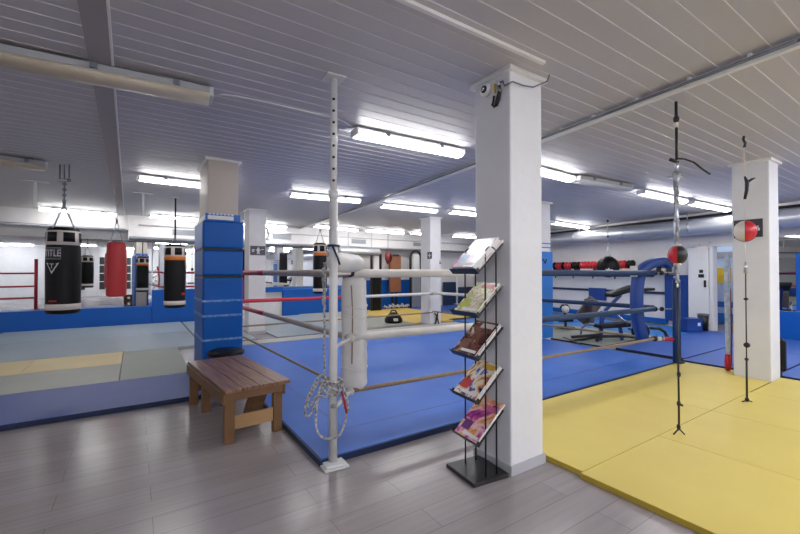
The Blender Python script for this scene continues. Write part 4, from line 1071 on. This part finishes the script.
for s in (-1,1): m.tube([Vector((0,0,rb*0.98))+rgt*s*0.08, Vector((0,0,zat(247,D)-zb-rb))],0.008,6)
m.build('hanger_straps', M['housing'], t)
m = MB(); chain(m,(0,0,zat(247,D)-zb-rb),(0,0,H-zb-rb-0.01),0.009); m.build('hanger_chain', M['silver'], t)
m = MB()
for yy in (221,236.5): m.ball((0,0,zat(yy,D)-zb-rb),0.03,(1,1,1),8)
m.build('carabiners', M['black'], t)
MB().box((0,0,H-zb-rb-0.01),(0.16,0.16,0.015)).build('ceiling_plate', M['housing'], t)

# ================================================================== DOUBLE-END BALLS
def two_tone(r, c1, c2, split):
    m = MB()
    prof = [(r*math.sin(PI*k/14)*1.0, r*math.cos(PI*k/14)*1.13) for k in range(15)]
    for k in range(4):
        m.cur = k % 2; m.lathe(prof,(0,0,0),6,split+k*PI/2,split+(k+1)*PI/2)
    return m
def end_ball(px, pyf, label, pyb, dia_px, cols, ycap):
    p = at_z(px, pyf, 0.042); D = Vector((p.x,p.y,0)).dot(fw); r = dia_px/2*D/F
    zb = zat(pyb, D)
    t = thing('double_end_ball', label, 'double end ball', (p.x,p.y,0.042), 0, 'balls on floor to ceiling cords')
    def Z(y): return zat(y, D)-0.042
    view = math.atan2(-p.y,-p.x)
    m = two_tone(r, *cols, view)
    m.v = [v+Vector((0,0,zb-0.042)) for v in m.v]
    m.build('ball', [M[cols[0]], M[cols[1]]], t)
    m = MB()
    for k in range(4):
        a = view+k*PI/2
        pts = [((r+0.001)*math.sin(PI*j/14)*math.cos(a), (r+0.001)*math.sin(PI*j/14)*math.sin(a), zb-0.042+(r+0.001)*1.13*math.cos(PI*j/14)) for j in range(15)]
        m.tube(pts,0.0025,5)
    m.build('seams', M['black'], t)
    return t, Z, D, r, zb
t, Z, D, r, zb = end_ball(679,435,'red and black ball on a floor to ceiling cord above the nearer yellow mat',255,16,('black','red'),0)
MB().lathe([(0,0),(0.028,0),(0.03,0.01),(0.022,0.02),(0,0.02)],(0,0,zb-0.042+r*1.09),14).lathe([(0,0),(0.028,0),(0.03,0.01),(0.022,0.02),(0,0.02)],(0,0,zb-0.042-r*1.13-.012),14).build('white_caps', M['white_leather'], t)
m = MB().tube([(0,0,Z(287)),(0,0,Z(265))],0.007,8); chain(m,(0,0,Z(288)),(0,0,Z(265)),0.01); m.build('lower_chain', M['silver'], t)
MB().tube([(0,0,Z(427)),(0.003,0,Z(400)),(-0.002,0,Z(372)),(0,0,Z(287))],0.008,8).build('lower_elastic', M['black'], t)
for yy in (374,403,426): 
    m = MB().ball((0.006*((yy%3)-1),0,Z(yy)),0.02,(0.8,0.8,1.3),8)
    if yy == 403: m.tube([(0,0,Z(403)),rgt*0.03+Vector((0,0,Z(405)))],0.01,6)
    m.build('hook', M['black'], t)
MB().tube([(0,0,Z(363)),(rgt*0.05)+Vector((0,0,Z(362)))],0.009,6).build('strap_end', M['black'], t)
MB().tube([rgt*-0.045+Vector((0,0,0.004)),rgt*-0.01+Vector((0,0,Z(429))),rgt*0.01+Vector((0,0,Z(429))),rgt*0.045+Vector((0,0,0.004))],0.006,6).build('floor_ring', M['black'], t)
m = MB(); chain(m,(0,0,Z(246)),(0,0,Z(186)),0.011); m.tube([(0,0,Z(246)),(0,0,Z(186))],0.011,8); m.tube([(0.012,0,Z(240)),(0.012,0,Z(205))],0.006,6)
m.build('upper_chain', M['silver'], t)
m = MB().tube([(0,0,Z(186)),(0,0,Z(171))],0.017,8).tube([(0,0,Z(172)),(0,0,Z(160))],0.012,8); m.tube([rgt*-.035+Vector((0,0,Z(174))),rgt*.04+Vector((0,0,Z(174)))],0.008,6).box((0,0,Z(177)),(0.035,0.03,0.03)); m.build('buckle', M['silver'], t)
MB().tube([rgt*0.0+Vector((0,0,Z(158))),rgt*0.06+Vector((0,0,Z(158.5))),rgt*0.14+Vector((0,0,Z(162))),rgt*0.2+Vector((0,0,Z(168))),rgt*0.27+Vector((0,0,Z(174)))],0.0075,8).build('loose_strap', M['black'], t)
MB().tube([rgt*-.055+Vector((0,0,Z(159))),rgt*0.01+Vector((0,0,Z(162)))],0.014,8).build('cam_lever', M['black'], t)
MB().tube([(0,0,Z(160)),(0,0,Z(127))],0.011,8).build('upper_strap', M['black'], t)
MB().tube([(0,0,Z(127)),(0,0,Z(122))],0.016,8).build('white_knot', M['white_leather'], t)
m = MB().ball((0,0,Z(118.5)),0.026,(0.9,0.9,1.3),10).tube([(0,0,Z(116)),(0,0,Z(99))],0.012,8); m.build('swivel', M['black'], t)
zc_ = H-0.042-0.06
MB().tube([(0,0,Z(99)-0.004),(0,0,Z(99)+0.008)],0.03,12).tube([(0,0,Z(99)),(0,0,H-0.043)],0.008,6).build('ceiling_hook', M['black'], t)

t, Z, D, r, zb = end_ball(747,402,'red and white ball on a floor to ceiling cord in front of the right pillar',231,18.5,('red','white_leather'),0)
MB().tube([(0,0,Z(370)),(0,0,Z(272))],0.0055,8).tube([(0,0,Z(400)),(0,0,Z(358))],0.009,8).build('lower_elastic', M['black'], t)
m = MB().ball((0,0,Z(299)),0.018,(1.2,1.2,.8),8).ball((0.012,0,Z(345)),0.028,(1,1,1),10).ball((0,0,Z(359)),0.018,(1,1,1),8).ball((0,0,Z(399)),0.02,(1,1,1.2),8); m.build('knots', M['black'], t)
MB().tube([rgt*-0.05+Vector((0,0,0.004)),rgt*-0.01+Vector((0,0,Z(400))),rgt*0.01+Vector((0,0,Z(400))),rgt*0.05+Vector((0,0,0.004))],0.006,6).build('floor_ring', M['black'], t)
MB().tube([(0,0,Z(273)),(0,0,Z(262))],[0.018,0.010],8).build('clip', M['silver'], t)
MB().tube([(0,0,Z(264)),(0,0,Z(242))],0.004,6).build('lower_string', M['white_leather'], t)
MB().tube([(0,0,Z(221)),(0,0,Z(197))],0.004,6).build('upper_string', M['white_leather'], t)
m = MB().tube([(0,0,Z(199)),rgt*0.02+Vector((0,0,Z(190))),rgt*0.025+Vector((0,0,Z(182))),(0,0,Z(176))],[0.012,0.016,0.018,0.008],8); m.tube([rgt*0.025+Vector((0,0,Z(182))),rgt*0.075+Vector((0,0,Z(179))),rgt*0.105+Vector((0,0,Z(178)))],[.014,.012,.008],8); m.build('cam_buckle', M['black'], t)
MB().tube([(0,0,Z(176)),(0,0,Z(146))],0.005,6).build('white_cord', M['white_leather'], t)
m = MB().tube([(0,0,Z(147)),rgt*0.012+Vector((0,0,Z(143))),rgt*-0.008+Vector((0,0,Z(139))),(0,0,Z(134))],0.012,8); m.tube([(0,0,Z(134)),(0,0,H-0.043)],0.007,6); m.build('ceiling_hook', M['black'], t)

# ================================================================== GLOVES ON THE WALL SHELF
zs = rzz(600, 271.9, 0.15)
t = thing('wall_shelf', 'long shelf on the right wall carrying the row of boxing gloves', 'shelf', TR @ Vector((ru(600),0.15,zs-0.03)))
u0s, u1s = ru(676), ru(551)
MB().bb((u0s,0.002,zs-0.03),(u1s,0.26,zs)).move(TR).build('board', M['tan'], t, world=True)
m = MB()
for k in range(6):
    u = u0s+0.2+(u1s-u0s-0.4)*k/5; m.bb((u-0.015,0.002,zs-0.2),(u+0.015,0.02,zs-0.031)); m.bb((u-0.015,0.02,zs-0.06),(u+0.015,0.22,zs-0.031))
m.move(TR).build('brackets', M['black_metal'], t, world=True)
def make_glove(colr, cuff, label, loc):
    g = thing('boxing_glove', label, 'boxing glove', loc, 0, 'boxing gloves on the wall shelf')
    m = MB().ball((0,0.0,0.185),0.075,(0.95,1.05,1.0),14).ball((0,-0.035,0.155),0.066,(0.95,1.0,1.0),12)
    m.lathe([(0.052,0.075),(0.058,0.11),(0.066,0.15)],(0,-0.005,0),14); m.build('fist', M[colr], g)
    m = MB().ball((0.055,-0.045,0.15),0.028,(0.9,1.0,1.7),10); m.build('thumb', M[colr], g)
    MB().lathe([(0,0.001),(0.058,0.001),(0.06,0.01),(0.056,0.075),(0.0,0.08)],(0,0,0),14).build('cuff', M[cuff], g)
    return g
# gloves stand on the shelf facing the hall
order = 'brrbrbrrbrbrbrrbrrb'
protos = {}
us_ = []
u = ru(555.5,0.14)
uend = ru(633,0.14)
n_g = 24
gr = random.Random(4)
seq = [('r' if gr.random() < 0.68 else 'b') for _ in range(n_g)]; seq[0] = 'b'; seq[3] = 'b'; seq[4] = 'r'
ordn = lambda i: (ORD+['twenty-first','twenty-second','twenty-third','twenty-fourth','twenty-fifth','twenty-sixth'])[i]
for i in range(n_g):
    uu = u+(uend-u)*i/(n_g-1); loc_ = TR @ Vector((uu, 0.14+gr.uniform(-.03,.03), zs+0.002)); c = seq[i]
    ang = math.atan2(RN.y, RN.x)-PI/2+PI+gr.uniform(-.5,.5)
    lb = f'{"red" if c=="r" else "black"} boxing glove, {ordn(i)} from the left on the wall shelf'
    key = c+('w' if gr.random() < .4 else 'k')
    sc_g = gr.uniform(1.12,1.3)
    if key not in protos:
        protos[key] = make_glove('red' if c == 'r' else 'black_leather', 'white_leather' if key[1] == 'w' else 'black', lb, loc_); protos[key].rotation_euler.z = ang; protos[key].scale = (0.98,1.08,1.22)
    else: dup(protos[key], loc_, ang, lb)
for i, px in enumerate((659,664,669)):
    loc_ = TR @ Vector((ru(px,0.14),0.14,zs+0.002)); dup(list(protos.values())[0 if i != 1 else -1], loc_, 0.4, f'{ORD[i]} boxing glove right of the bent blue pad on the wall shelf')

# ================================================================== WEIGHT BENCH AND OTHER TRAINING GEAR
D = 7.7; o_ = at_depth(600, 272, D); ks = D/F
t = thing('weight_bench', 'black weight bench with brown and dark pads behind the blue corner pad', 'weight bench', (o_.x,o_.y,0.032), RZ)
def q(px, py, f=0.0): return Vector(((px-600)*ks, f, EYE.z-(py-272)*ks-0.032))
m = MB().bar(q(590,299,0),q(588,322,0),0.34,0.09,(1,0,0)); m.build('back_pad', M['brown_pad'], t, bevel=0.025)
m = MB().bar(q(581,322,0.05),q(597,300,0.05),0.30,0.07,(0,1,0)); m.build('side_pad', M['brown_pad'], t, bevel=0.02)
MB().bar(q(596,326,0),q(627,324,0),0.28,0.075).build('seat', M['black_leather'], t, bevel=0.02)
MB().bar(q(608,295.5,0),q(634,287,0),0.32,0.085).build('arm_pad', M['black_leather'], t, bevel=0.03)
MB().bar(q(629,290.5,0.0),q(652,289,0.0),0.22,0.05).build('arm_pad', M['black_leather'], t, bevel=0.02)
m = MB().bar(q(605,311,0.02),q(621,295,0.02),0.05,0.05).bar(q(600,341,0.02),q(603,311,0.02),0.06,0.06,(0,1,0)).bar(q(622,340,.02),q(620,326,.02),0.05,0.05,(0,1,0)); m.build('upright', M['navy_pad'], t)
MB().tube([q(612,313,-.16),q(622,323,-.16)],0.022,12).build('chrome_tube', M['chrome'], t)
m = MB().bar(q(569,336,-.1),q(598,333.5,-.1),0.06,0.05).bar(q(598,336,-.02),q(640,336,-.02),0.06,0.05).bar(q(571,341,-.35),q(571,341,.35),0.05,0.05).bar(q(640,341,-.3),q(640,341,.3),0.05,0.05).bar(q(571,341,0),q(600,336,0),0.05,0.05).bar(q(594,341.3,-.1),q(594,334,-.1),0.05,0.05,(0,1,0)); m.build('base_frame', M['black_metal'], t)
MB().tube([q(577,333,-.15),q(578,327,-.15),q(582,323.5,-.15),q(590,323.5,-.15)],0.02,10).build('curved_handle', M['clip'], t)
MB().tube([q(646,327,-.1),q(655,327.5,-.1),q(661,331,-.1),q(664,338,-.1),q(664,342,-.1)],0.03,10).build('foot_bar', M['black_metal'], t)
m = MB().tube([q(634,330,-.22),q(634,330,-.16)],0.16,24).tube([q(634,330,-.15),q(634,330,.2)],0.02,8); m.build('weight_plate', M['black'], t)
# low stand with a white plate
D = 9.3; o_ = at_depth(563, 272, D); ks = D/F
t = thing('weight_stand', 'small black weight stand with a white plate just right of the bright blue padded pillar', 'weight stand', (o_.x,o_.y,0.032), RZ)
def q(px, py, f=0.0): return Vector(((px-563)*ks, f, EYE.z-(py-272)*ks-0.032))
MB().bar(q(558,327,0),q(572,327,0),0.3,0.03).bar(q(565,327,0),q(565,308,0),0.05,0.05,(0,1,0)).build('frame', M['black_metal'], t)
MB().tube([q(564.5,309,-.03),q(564.5,309,-.06)],0.085,18).build('white_plate', M['white_trim'], t)
MB().tube([q(560,308,0),q(562,305,0),q(567,305,0),q(569.5,309,0)],0.022,8).build('handle', M['black_metal'], t)
MB().bb((q(556,318).x,-.18,q(560,321).z),(q(570,318).x,.18,q(560,317).z)).build('seat', M['black_leather'], t, bevel=.015)
# box and bin beside the door
def floor_box(px0, px1, py0, py1, D, dep, name, label, cat, mt):
    c = at_depth((px0+px1)/2, 272, D); w_ = (px1-px0)*D/F; z0, z1 = 0.046, zat(py0, D)
    t = thing(name, label, cat, (c.x,c.y,z0), RZ); return t, w_, z1-z0
t, w_, h_ = floor_box(682,697,318,328,8.85,0.3,'storage_box','dark blue storage box on the blue mat beside the white door','box',None)
MB().bb((-w_/2,-.15,0),(w_/2,.15,h_-.03)).build('box_body', M['navy_pad'], t, bevel=.01); MB().bb((-w_/2-.01,-.16,h_-.029),(w_/2+.01,.16,h_)).build('lid', M['navy_pad'], t, bevel=.006)
MB().bb((.06,-.153,h_*.45),(.12,-.1505,h_*.7)).build('label', M['paper'], t)
t, w_, h_ = floor_box(698,707.5,314,326,8.95,0.3,'waste_bin','black open bin on the blue mat in front of the white door','bin',None)
MB().lathe([(0,0.001),(w_*.42,0.001),(w_*.5,h_),(w_*.47,h_),(w_*.40,0.02),(0,0.02)],(0,0,0),20).build('bucket', M['black'], t)
MB().lathe([(w_*.5,h_-.03),(w_*.54,h_-.02),(w_*.54,h_),(w_*.5,h_+.004)],(0,0,0),20).build('rim', M['clip'], t)
# rolled cloth standing by the right pillar
p = at_z(730,371,0.046); D = Vector((p.x,p.y,0)).dot(fw)
t = thing('rolled_banner', 'tall pale blue and white roll with a red foot standing left of the right pillar', 'roll', (p.x+0.03,p.y+0.03,0.048))
hh = zat(254,D)-0.048
MB().tube([(0,0,0.16),(0.006,0,hh*.3),(-0.004,0,hh*.6),(0.0,0,hh*.97),(0,0,hh)],[.025,.03,.032,.03,.012],14).build('roll', M['pale_blue'], t)
MB().tube([(0,0,0.001),(-.004,0,0.1),(0,0,0.21)],[.03,.036,.03],14).build('red_foot', M['red'], t)
MB().tube([rgt*.045+Vector((0,0,0.05)),rgt*.05+Vector((0,0,hh*.4)),rgt*.04+Vector((0,0,hh*.7))],0.008,6).build('red_string', M['red_cord'], t)
# folded black bag right of the right pillar
t = thing('folded_bag', 'narrow black folded bag standing against the right side of the right pillar', 'bag', (PR[2]+0.065,PR[1]+0.06,0.048))
MB().rbox((-.045,-.1,0.06),(.045,.1,.44),.03,2).build('bag_body', M['black_leather'], t, bevel=.015)
MB().rbox((-.03,-.06,0.0),(.03,.06,.06),.02,2).build('bag_foot', M['black'], t)
MB().tube([(-.03,-.08,.43),(-.02,-.05,.47),(.02,.05,.47),(.03,.08,.43)],.01,6).build('handle', M['black'], t)

# ================================================================== THINGS BEHIND THE RING
p = at_z(393.5,322.5,0.031); D = Vector((p.x,p.y,0)).dot(fw); ks = D/F
t = thing('kit_bag', 'small black kit bag with a white print lying on the grey mat behind the ring', 'bag', (p.x,p.y,0.032), RZ)
MB().lathe([(0,0.0),(.20,0.0),(.235,.03),(.23,.10),(.17,.19),(.10,.25),(0.05,.265),(0,.265)],(0,0,0),24).build('bag_body', M['black_leather'], t)
MB().tube([(-.09,0,.24),(-.05,0,.31),(.05,0,.31),(.09,0,.24)],.018,8).build('handle', M['black'], t)
MB().bb((.0,-.232,.06),(.12,-.20,.13)).build('white_print', M['paper'], t, bevel=.01)
# pile of grey netting by the blue padding
m = MB(); rnd = random.Random(3)
a = TB @ Vector((bu(378),0.45,0.03)); b = TB @ Vector((bu(419),0.45,0.03))
for k in range(10):
    c = a.lerp(b, (k+.5)/10); r_ = rnd.uniform(.1,.2)
    m.tube([c+Vector((r_*math.cos(j*.7),r_*.6*math.sin(j*.7),.03+rnd.uniform(0,.14)*math.sin(PI*j/9)+.02*rnd.random())) for j in range(10)],.02,6)
tag(m.build('netting_pile', M['housing']), 'untidy pile of pale grey netting at the foot of the blue padding behind the ring', 'netting', kind='stuff')
# brown board, red shield and black dummies in front of the back wall
def bwp(px, py, off): return at_plane(px, py, BA+BN*off, BN)
def panel(px0, px1, py0, py1, off, th, name, label, cat, mt, parts=None, bevel=.01):
    u0, u1 = bu(px0,off), bu(px1,off); z1, z0 = bz((px0+px1)/2,py0,off), bz((px0+px1)/2,py1,off)
    t = thing(name, label, cat, TB @ Vector(((u0+u1)/2,off-th/2,z0)))
    MB().bb((u0,off-th,z0),(u1,off,z1)).move(TB).build('panel', mt, t, bevel=bevel, world=True); return t, u0, u1, z0, z1
t, u0, u1, z0, z1 = panel(390.3,401,255,292,.35,.10,'brown_board','upright brown board hanging in front of the tall blue padding','board',M['cardboard'])
MB().bb((u0+.1,.36,z1-.05),(u1-.1,.37,z1+.02)).move(TB).build('hook', M['black'], t, world=True)
MB().bb((u0+.12,.24,.03),(u0+.17,.30,z0)).bb((u1-.17,.24,.03),(u1-.12,.30,z0)).move(TB).build('prop', M['black'], t, world=True)
D_ = at_plane(388,272,BA+BN*0.8,BN)
t = thing('punch_shield', 'red and black punch shield hanging on a cord left of the brown board', 'punch shield', (D_.x,D_.y,bz(388,264,.8)), RZ)
hh = bz(388,250.5,.8)-bz(388,264,.8)
MB().lathe([(0,0),(.04,.01),(.10,hh*.35),(.09,hh*.7),(.03,hh),(0,hh)],(0,0,0),18).build('shield', M['dark_red'], t)
MB().lathe([(0.06,hh*.15),(.115,hh*.38),(.11,hh*.62),(.06,hh*.8)],(0.03,0.02,0),14,-.8,2.2).build('black_side', M['black'], t)
MB().tube([(0,0,hh-.01),(0,0,H-bz(388,264,.8)-.001)],.009,6).build('cord', M['clip'], t)
def dummy(px0, px1, py0, py1, label, lower):
    off = .55; u0, u1 = bu(px0,off), bu(px1,off); z1 = bz((px0+px1)/2,py0,off); uc = (u0+u1)/2; hw = (u1-u0)/2
    t = thing('bag_stand', label, 'stand', TB @ Vector((uc,off,0.032)))
    pts = [(uc-hw,off,0.033),(uc-hw,off,z1-hw)]+[(uc-hw*math.cos(PI*k/10),off,z1-hw+hw*math.sin(PI*k/10)) for k in range(1,10)]+[(uc+hw,off,z1-hw),(uc+hw,off,0.033)]
    MB().tube(pts,.045,8).move(TB).build('arched_frame', M['black_metal'], t, world=True)
    MB().bb((uc-hw*.55,off-.03,z1-.75),(uc+hw*.55,off+.03,z1-.12)).move(TB).build('white_panel', M['paper'], t, world=True, bevel=.02)
    MB().bb((uc-hw*.8,off-.05,.033),(uc+hw*.8,off+.05,z1-.76)).move(TB).build('lower_cover', lower, t, world=True, bevel=.03)
dummy(371.5,380.5,251,305,'black arched stand with a white panel left of the brown board',M['black_leather'])
dummy(410.5,421,251,306,'black arched stand with a grey cover left of the far ring corner pillar',M['grille'])
t, u0, u1, z0, z1 = panel(445,456,282,308,.2,.12,'crash_mat','dark navy crash mat standing at the back wall right of the far ring corner pillar','crash mat',M['navy'])
t, u0, u1, z0, z1 = panel(458,474,287,306,.2,.12,'crash_mat','second dark navy crash mat at the back wall behind the magazine rack','crash mat',M['navy'])
u0 = bu(457,.35); 
t = thing('white_pole', 'thin white pole standing at the back wall between the two dark crash mats', 'pole', TB @ Vector((u0,.35,.033)))
MB().tube([TB @ Vector((u0,.35,.034)),TB @ Vector((u0,.35,1.25))],.04,10).build('tube', M['white_trim'], t, world=True)
MB().box(TB @ Vector((u0,.35,.045)),(.2,.2,.02)).build('foot', M['white_trim'], t, world=True)
# black straps at the foot of the far ring corner pillar
p = Vector(((PF[0]+PF[2])/2,PF[1]-.012,0))
m = MB().tube([p+Vector((-.05,-.005,.33)),p+Vector((0,-.03,.25)),p+Vector((-.05,-.06,.1)),p+Vector((-.15,-.08,.03))],.02,6).tube([p+Vector((0.05,-.005,.33)),p+Vector((0.02,-.03,.2)),p+Vector((.04,-.06,.06)),p+Vector((-.02,-.1,.02))],.02,6)
tag(m.build('black_strap', M['black']), 'black straps hanging at the foot of the far ring corner pillar', 'strap')
# curved cable on the white pillar
x = PW[2]+.004; m = MB().tube([(x+.005,PW[1]+.05,2.35),(x+.05,PW[1]+.03,2.28),(x+.06,PW[1]+.02,2.15),(x+.02,PW[1]+.04,2.08),(x+.1,PW[1]+.05,2.06)],.02,6)
tag(m.build('bent_pipe', M['housing']), 'small bent pale pipe high on the right side of the white pillar behind the ring', 'pipe')

q = mirrored(36, 300, 14.0)
t = thing('ring_post', 'red padded corner post of a second ring left of the photo, seen in the mirror', 'ring post', (q.x,q.y,0.051))
MB().tube([(0,0,0.001),(0,0,1.75)],0.05,14).build('tube', M['red_sleeve'], t); MB().bb((-.1,-.1,0),(.1,.1,.02)).build('base_plate', M['red_sleeve'], t)
for z, nm in ((.45,'lowest'),(.85,'middle'),(1.3,'top')):
    tag(MB().tube([(q.x-.05,q.y,z),(q.x-2.6,q.y+.3,z)],.03,8).build('ring_rope', M['red_sleeve']), f'red {nm} rope of the second ring left of the photo, seen in the mirror', 'ring rope', 'second ring ropes')

# ================================================================== LIGHT AND VIEW
w = bpy.data.worlds.new('world'); sc.world = w; w.use_nodes = True
w.node_tree.nodes['Background'].inputs['Color'].default_value = (0.8,0.85,1,1); w.node_tree.nodes['Background'].inputs['Strength'].default_value = 0.25
sc.view_settings.view_transform = 'Standard'; sc.view_settings.look = 'None'; sc.view_settings.gamma = 1.0; sc.view_settings.use_curve_mapping = False
sc.view_settings.exposure = 1.93
sc.cycles.max_bounces = 10; sc.cycles.diffuse_bounces = 6; sc.cycles.glossy_bounces = 6
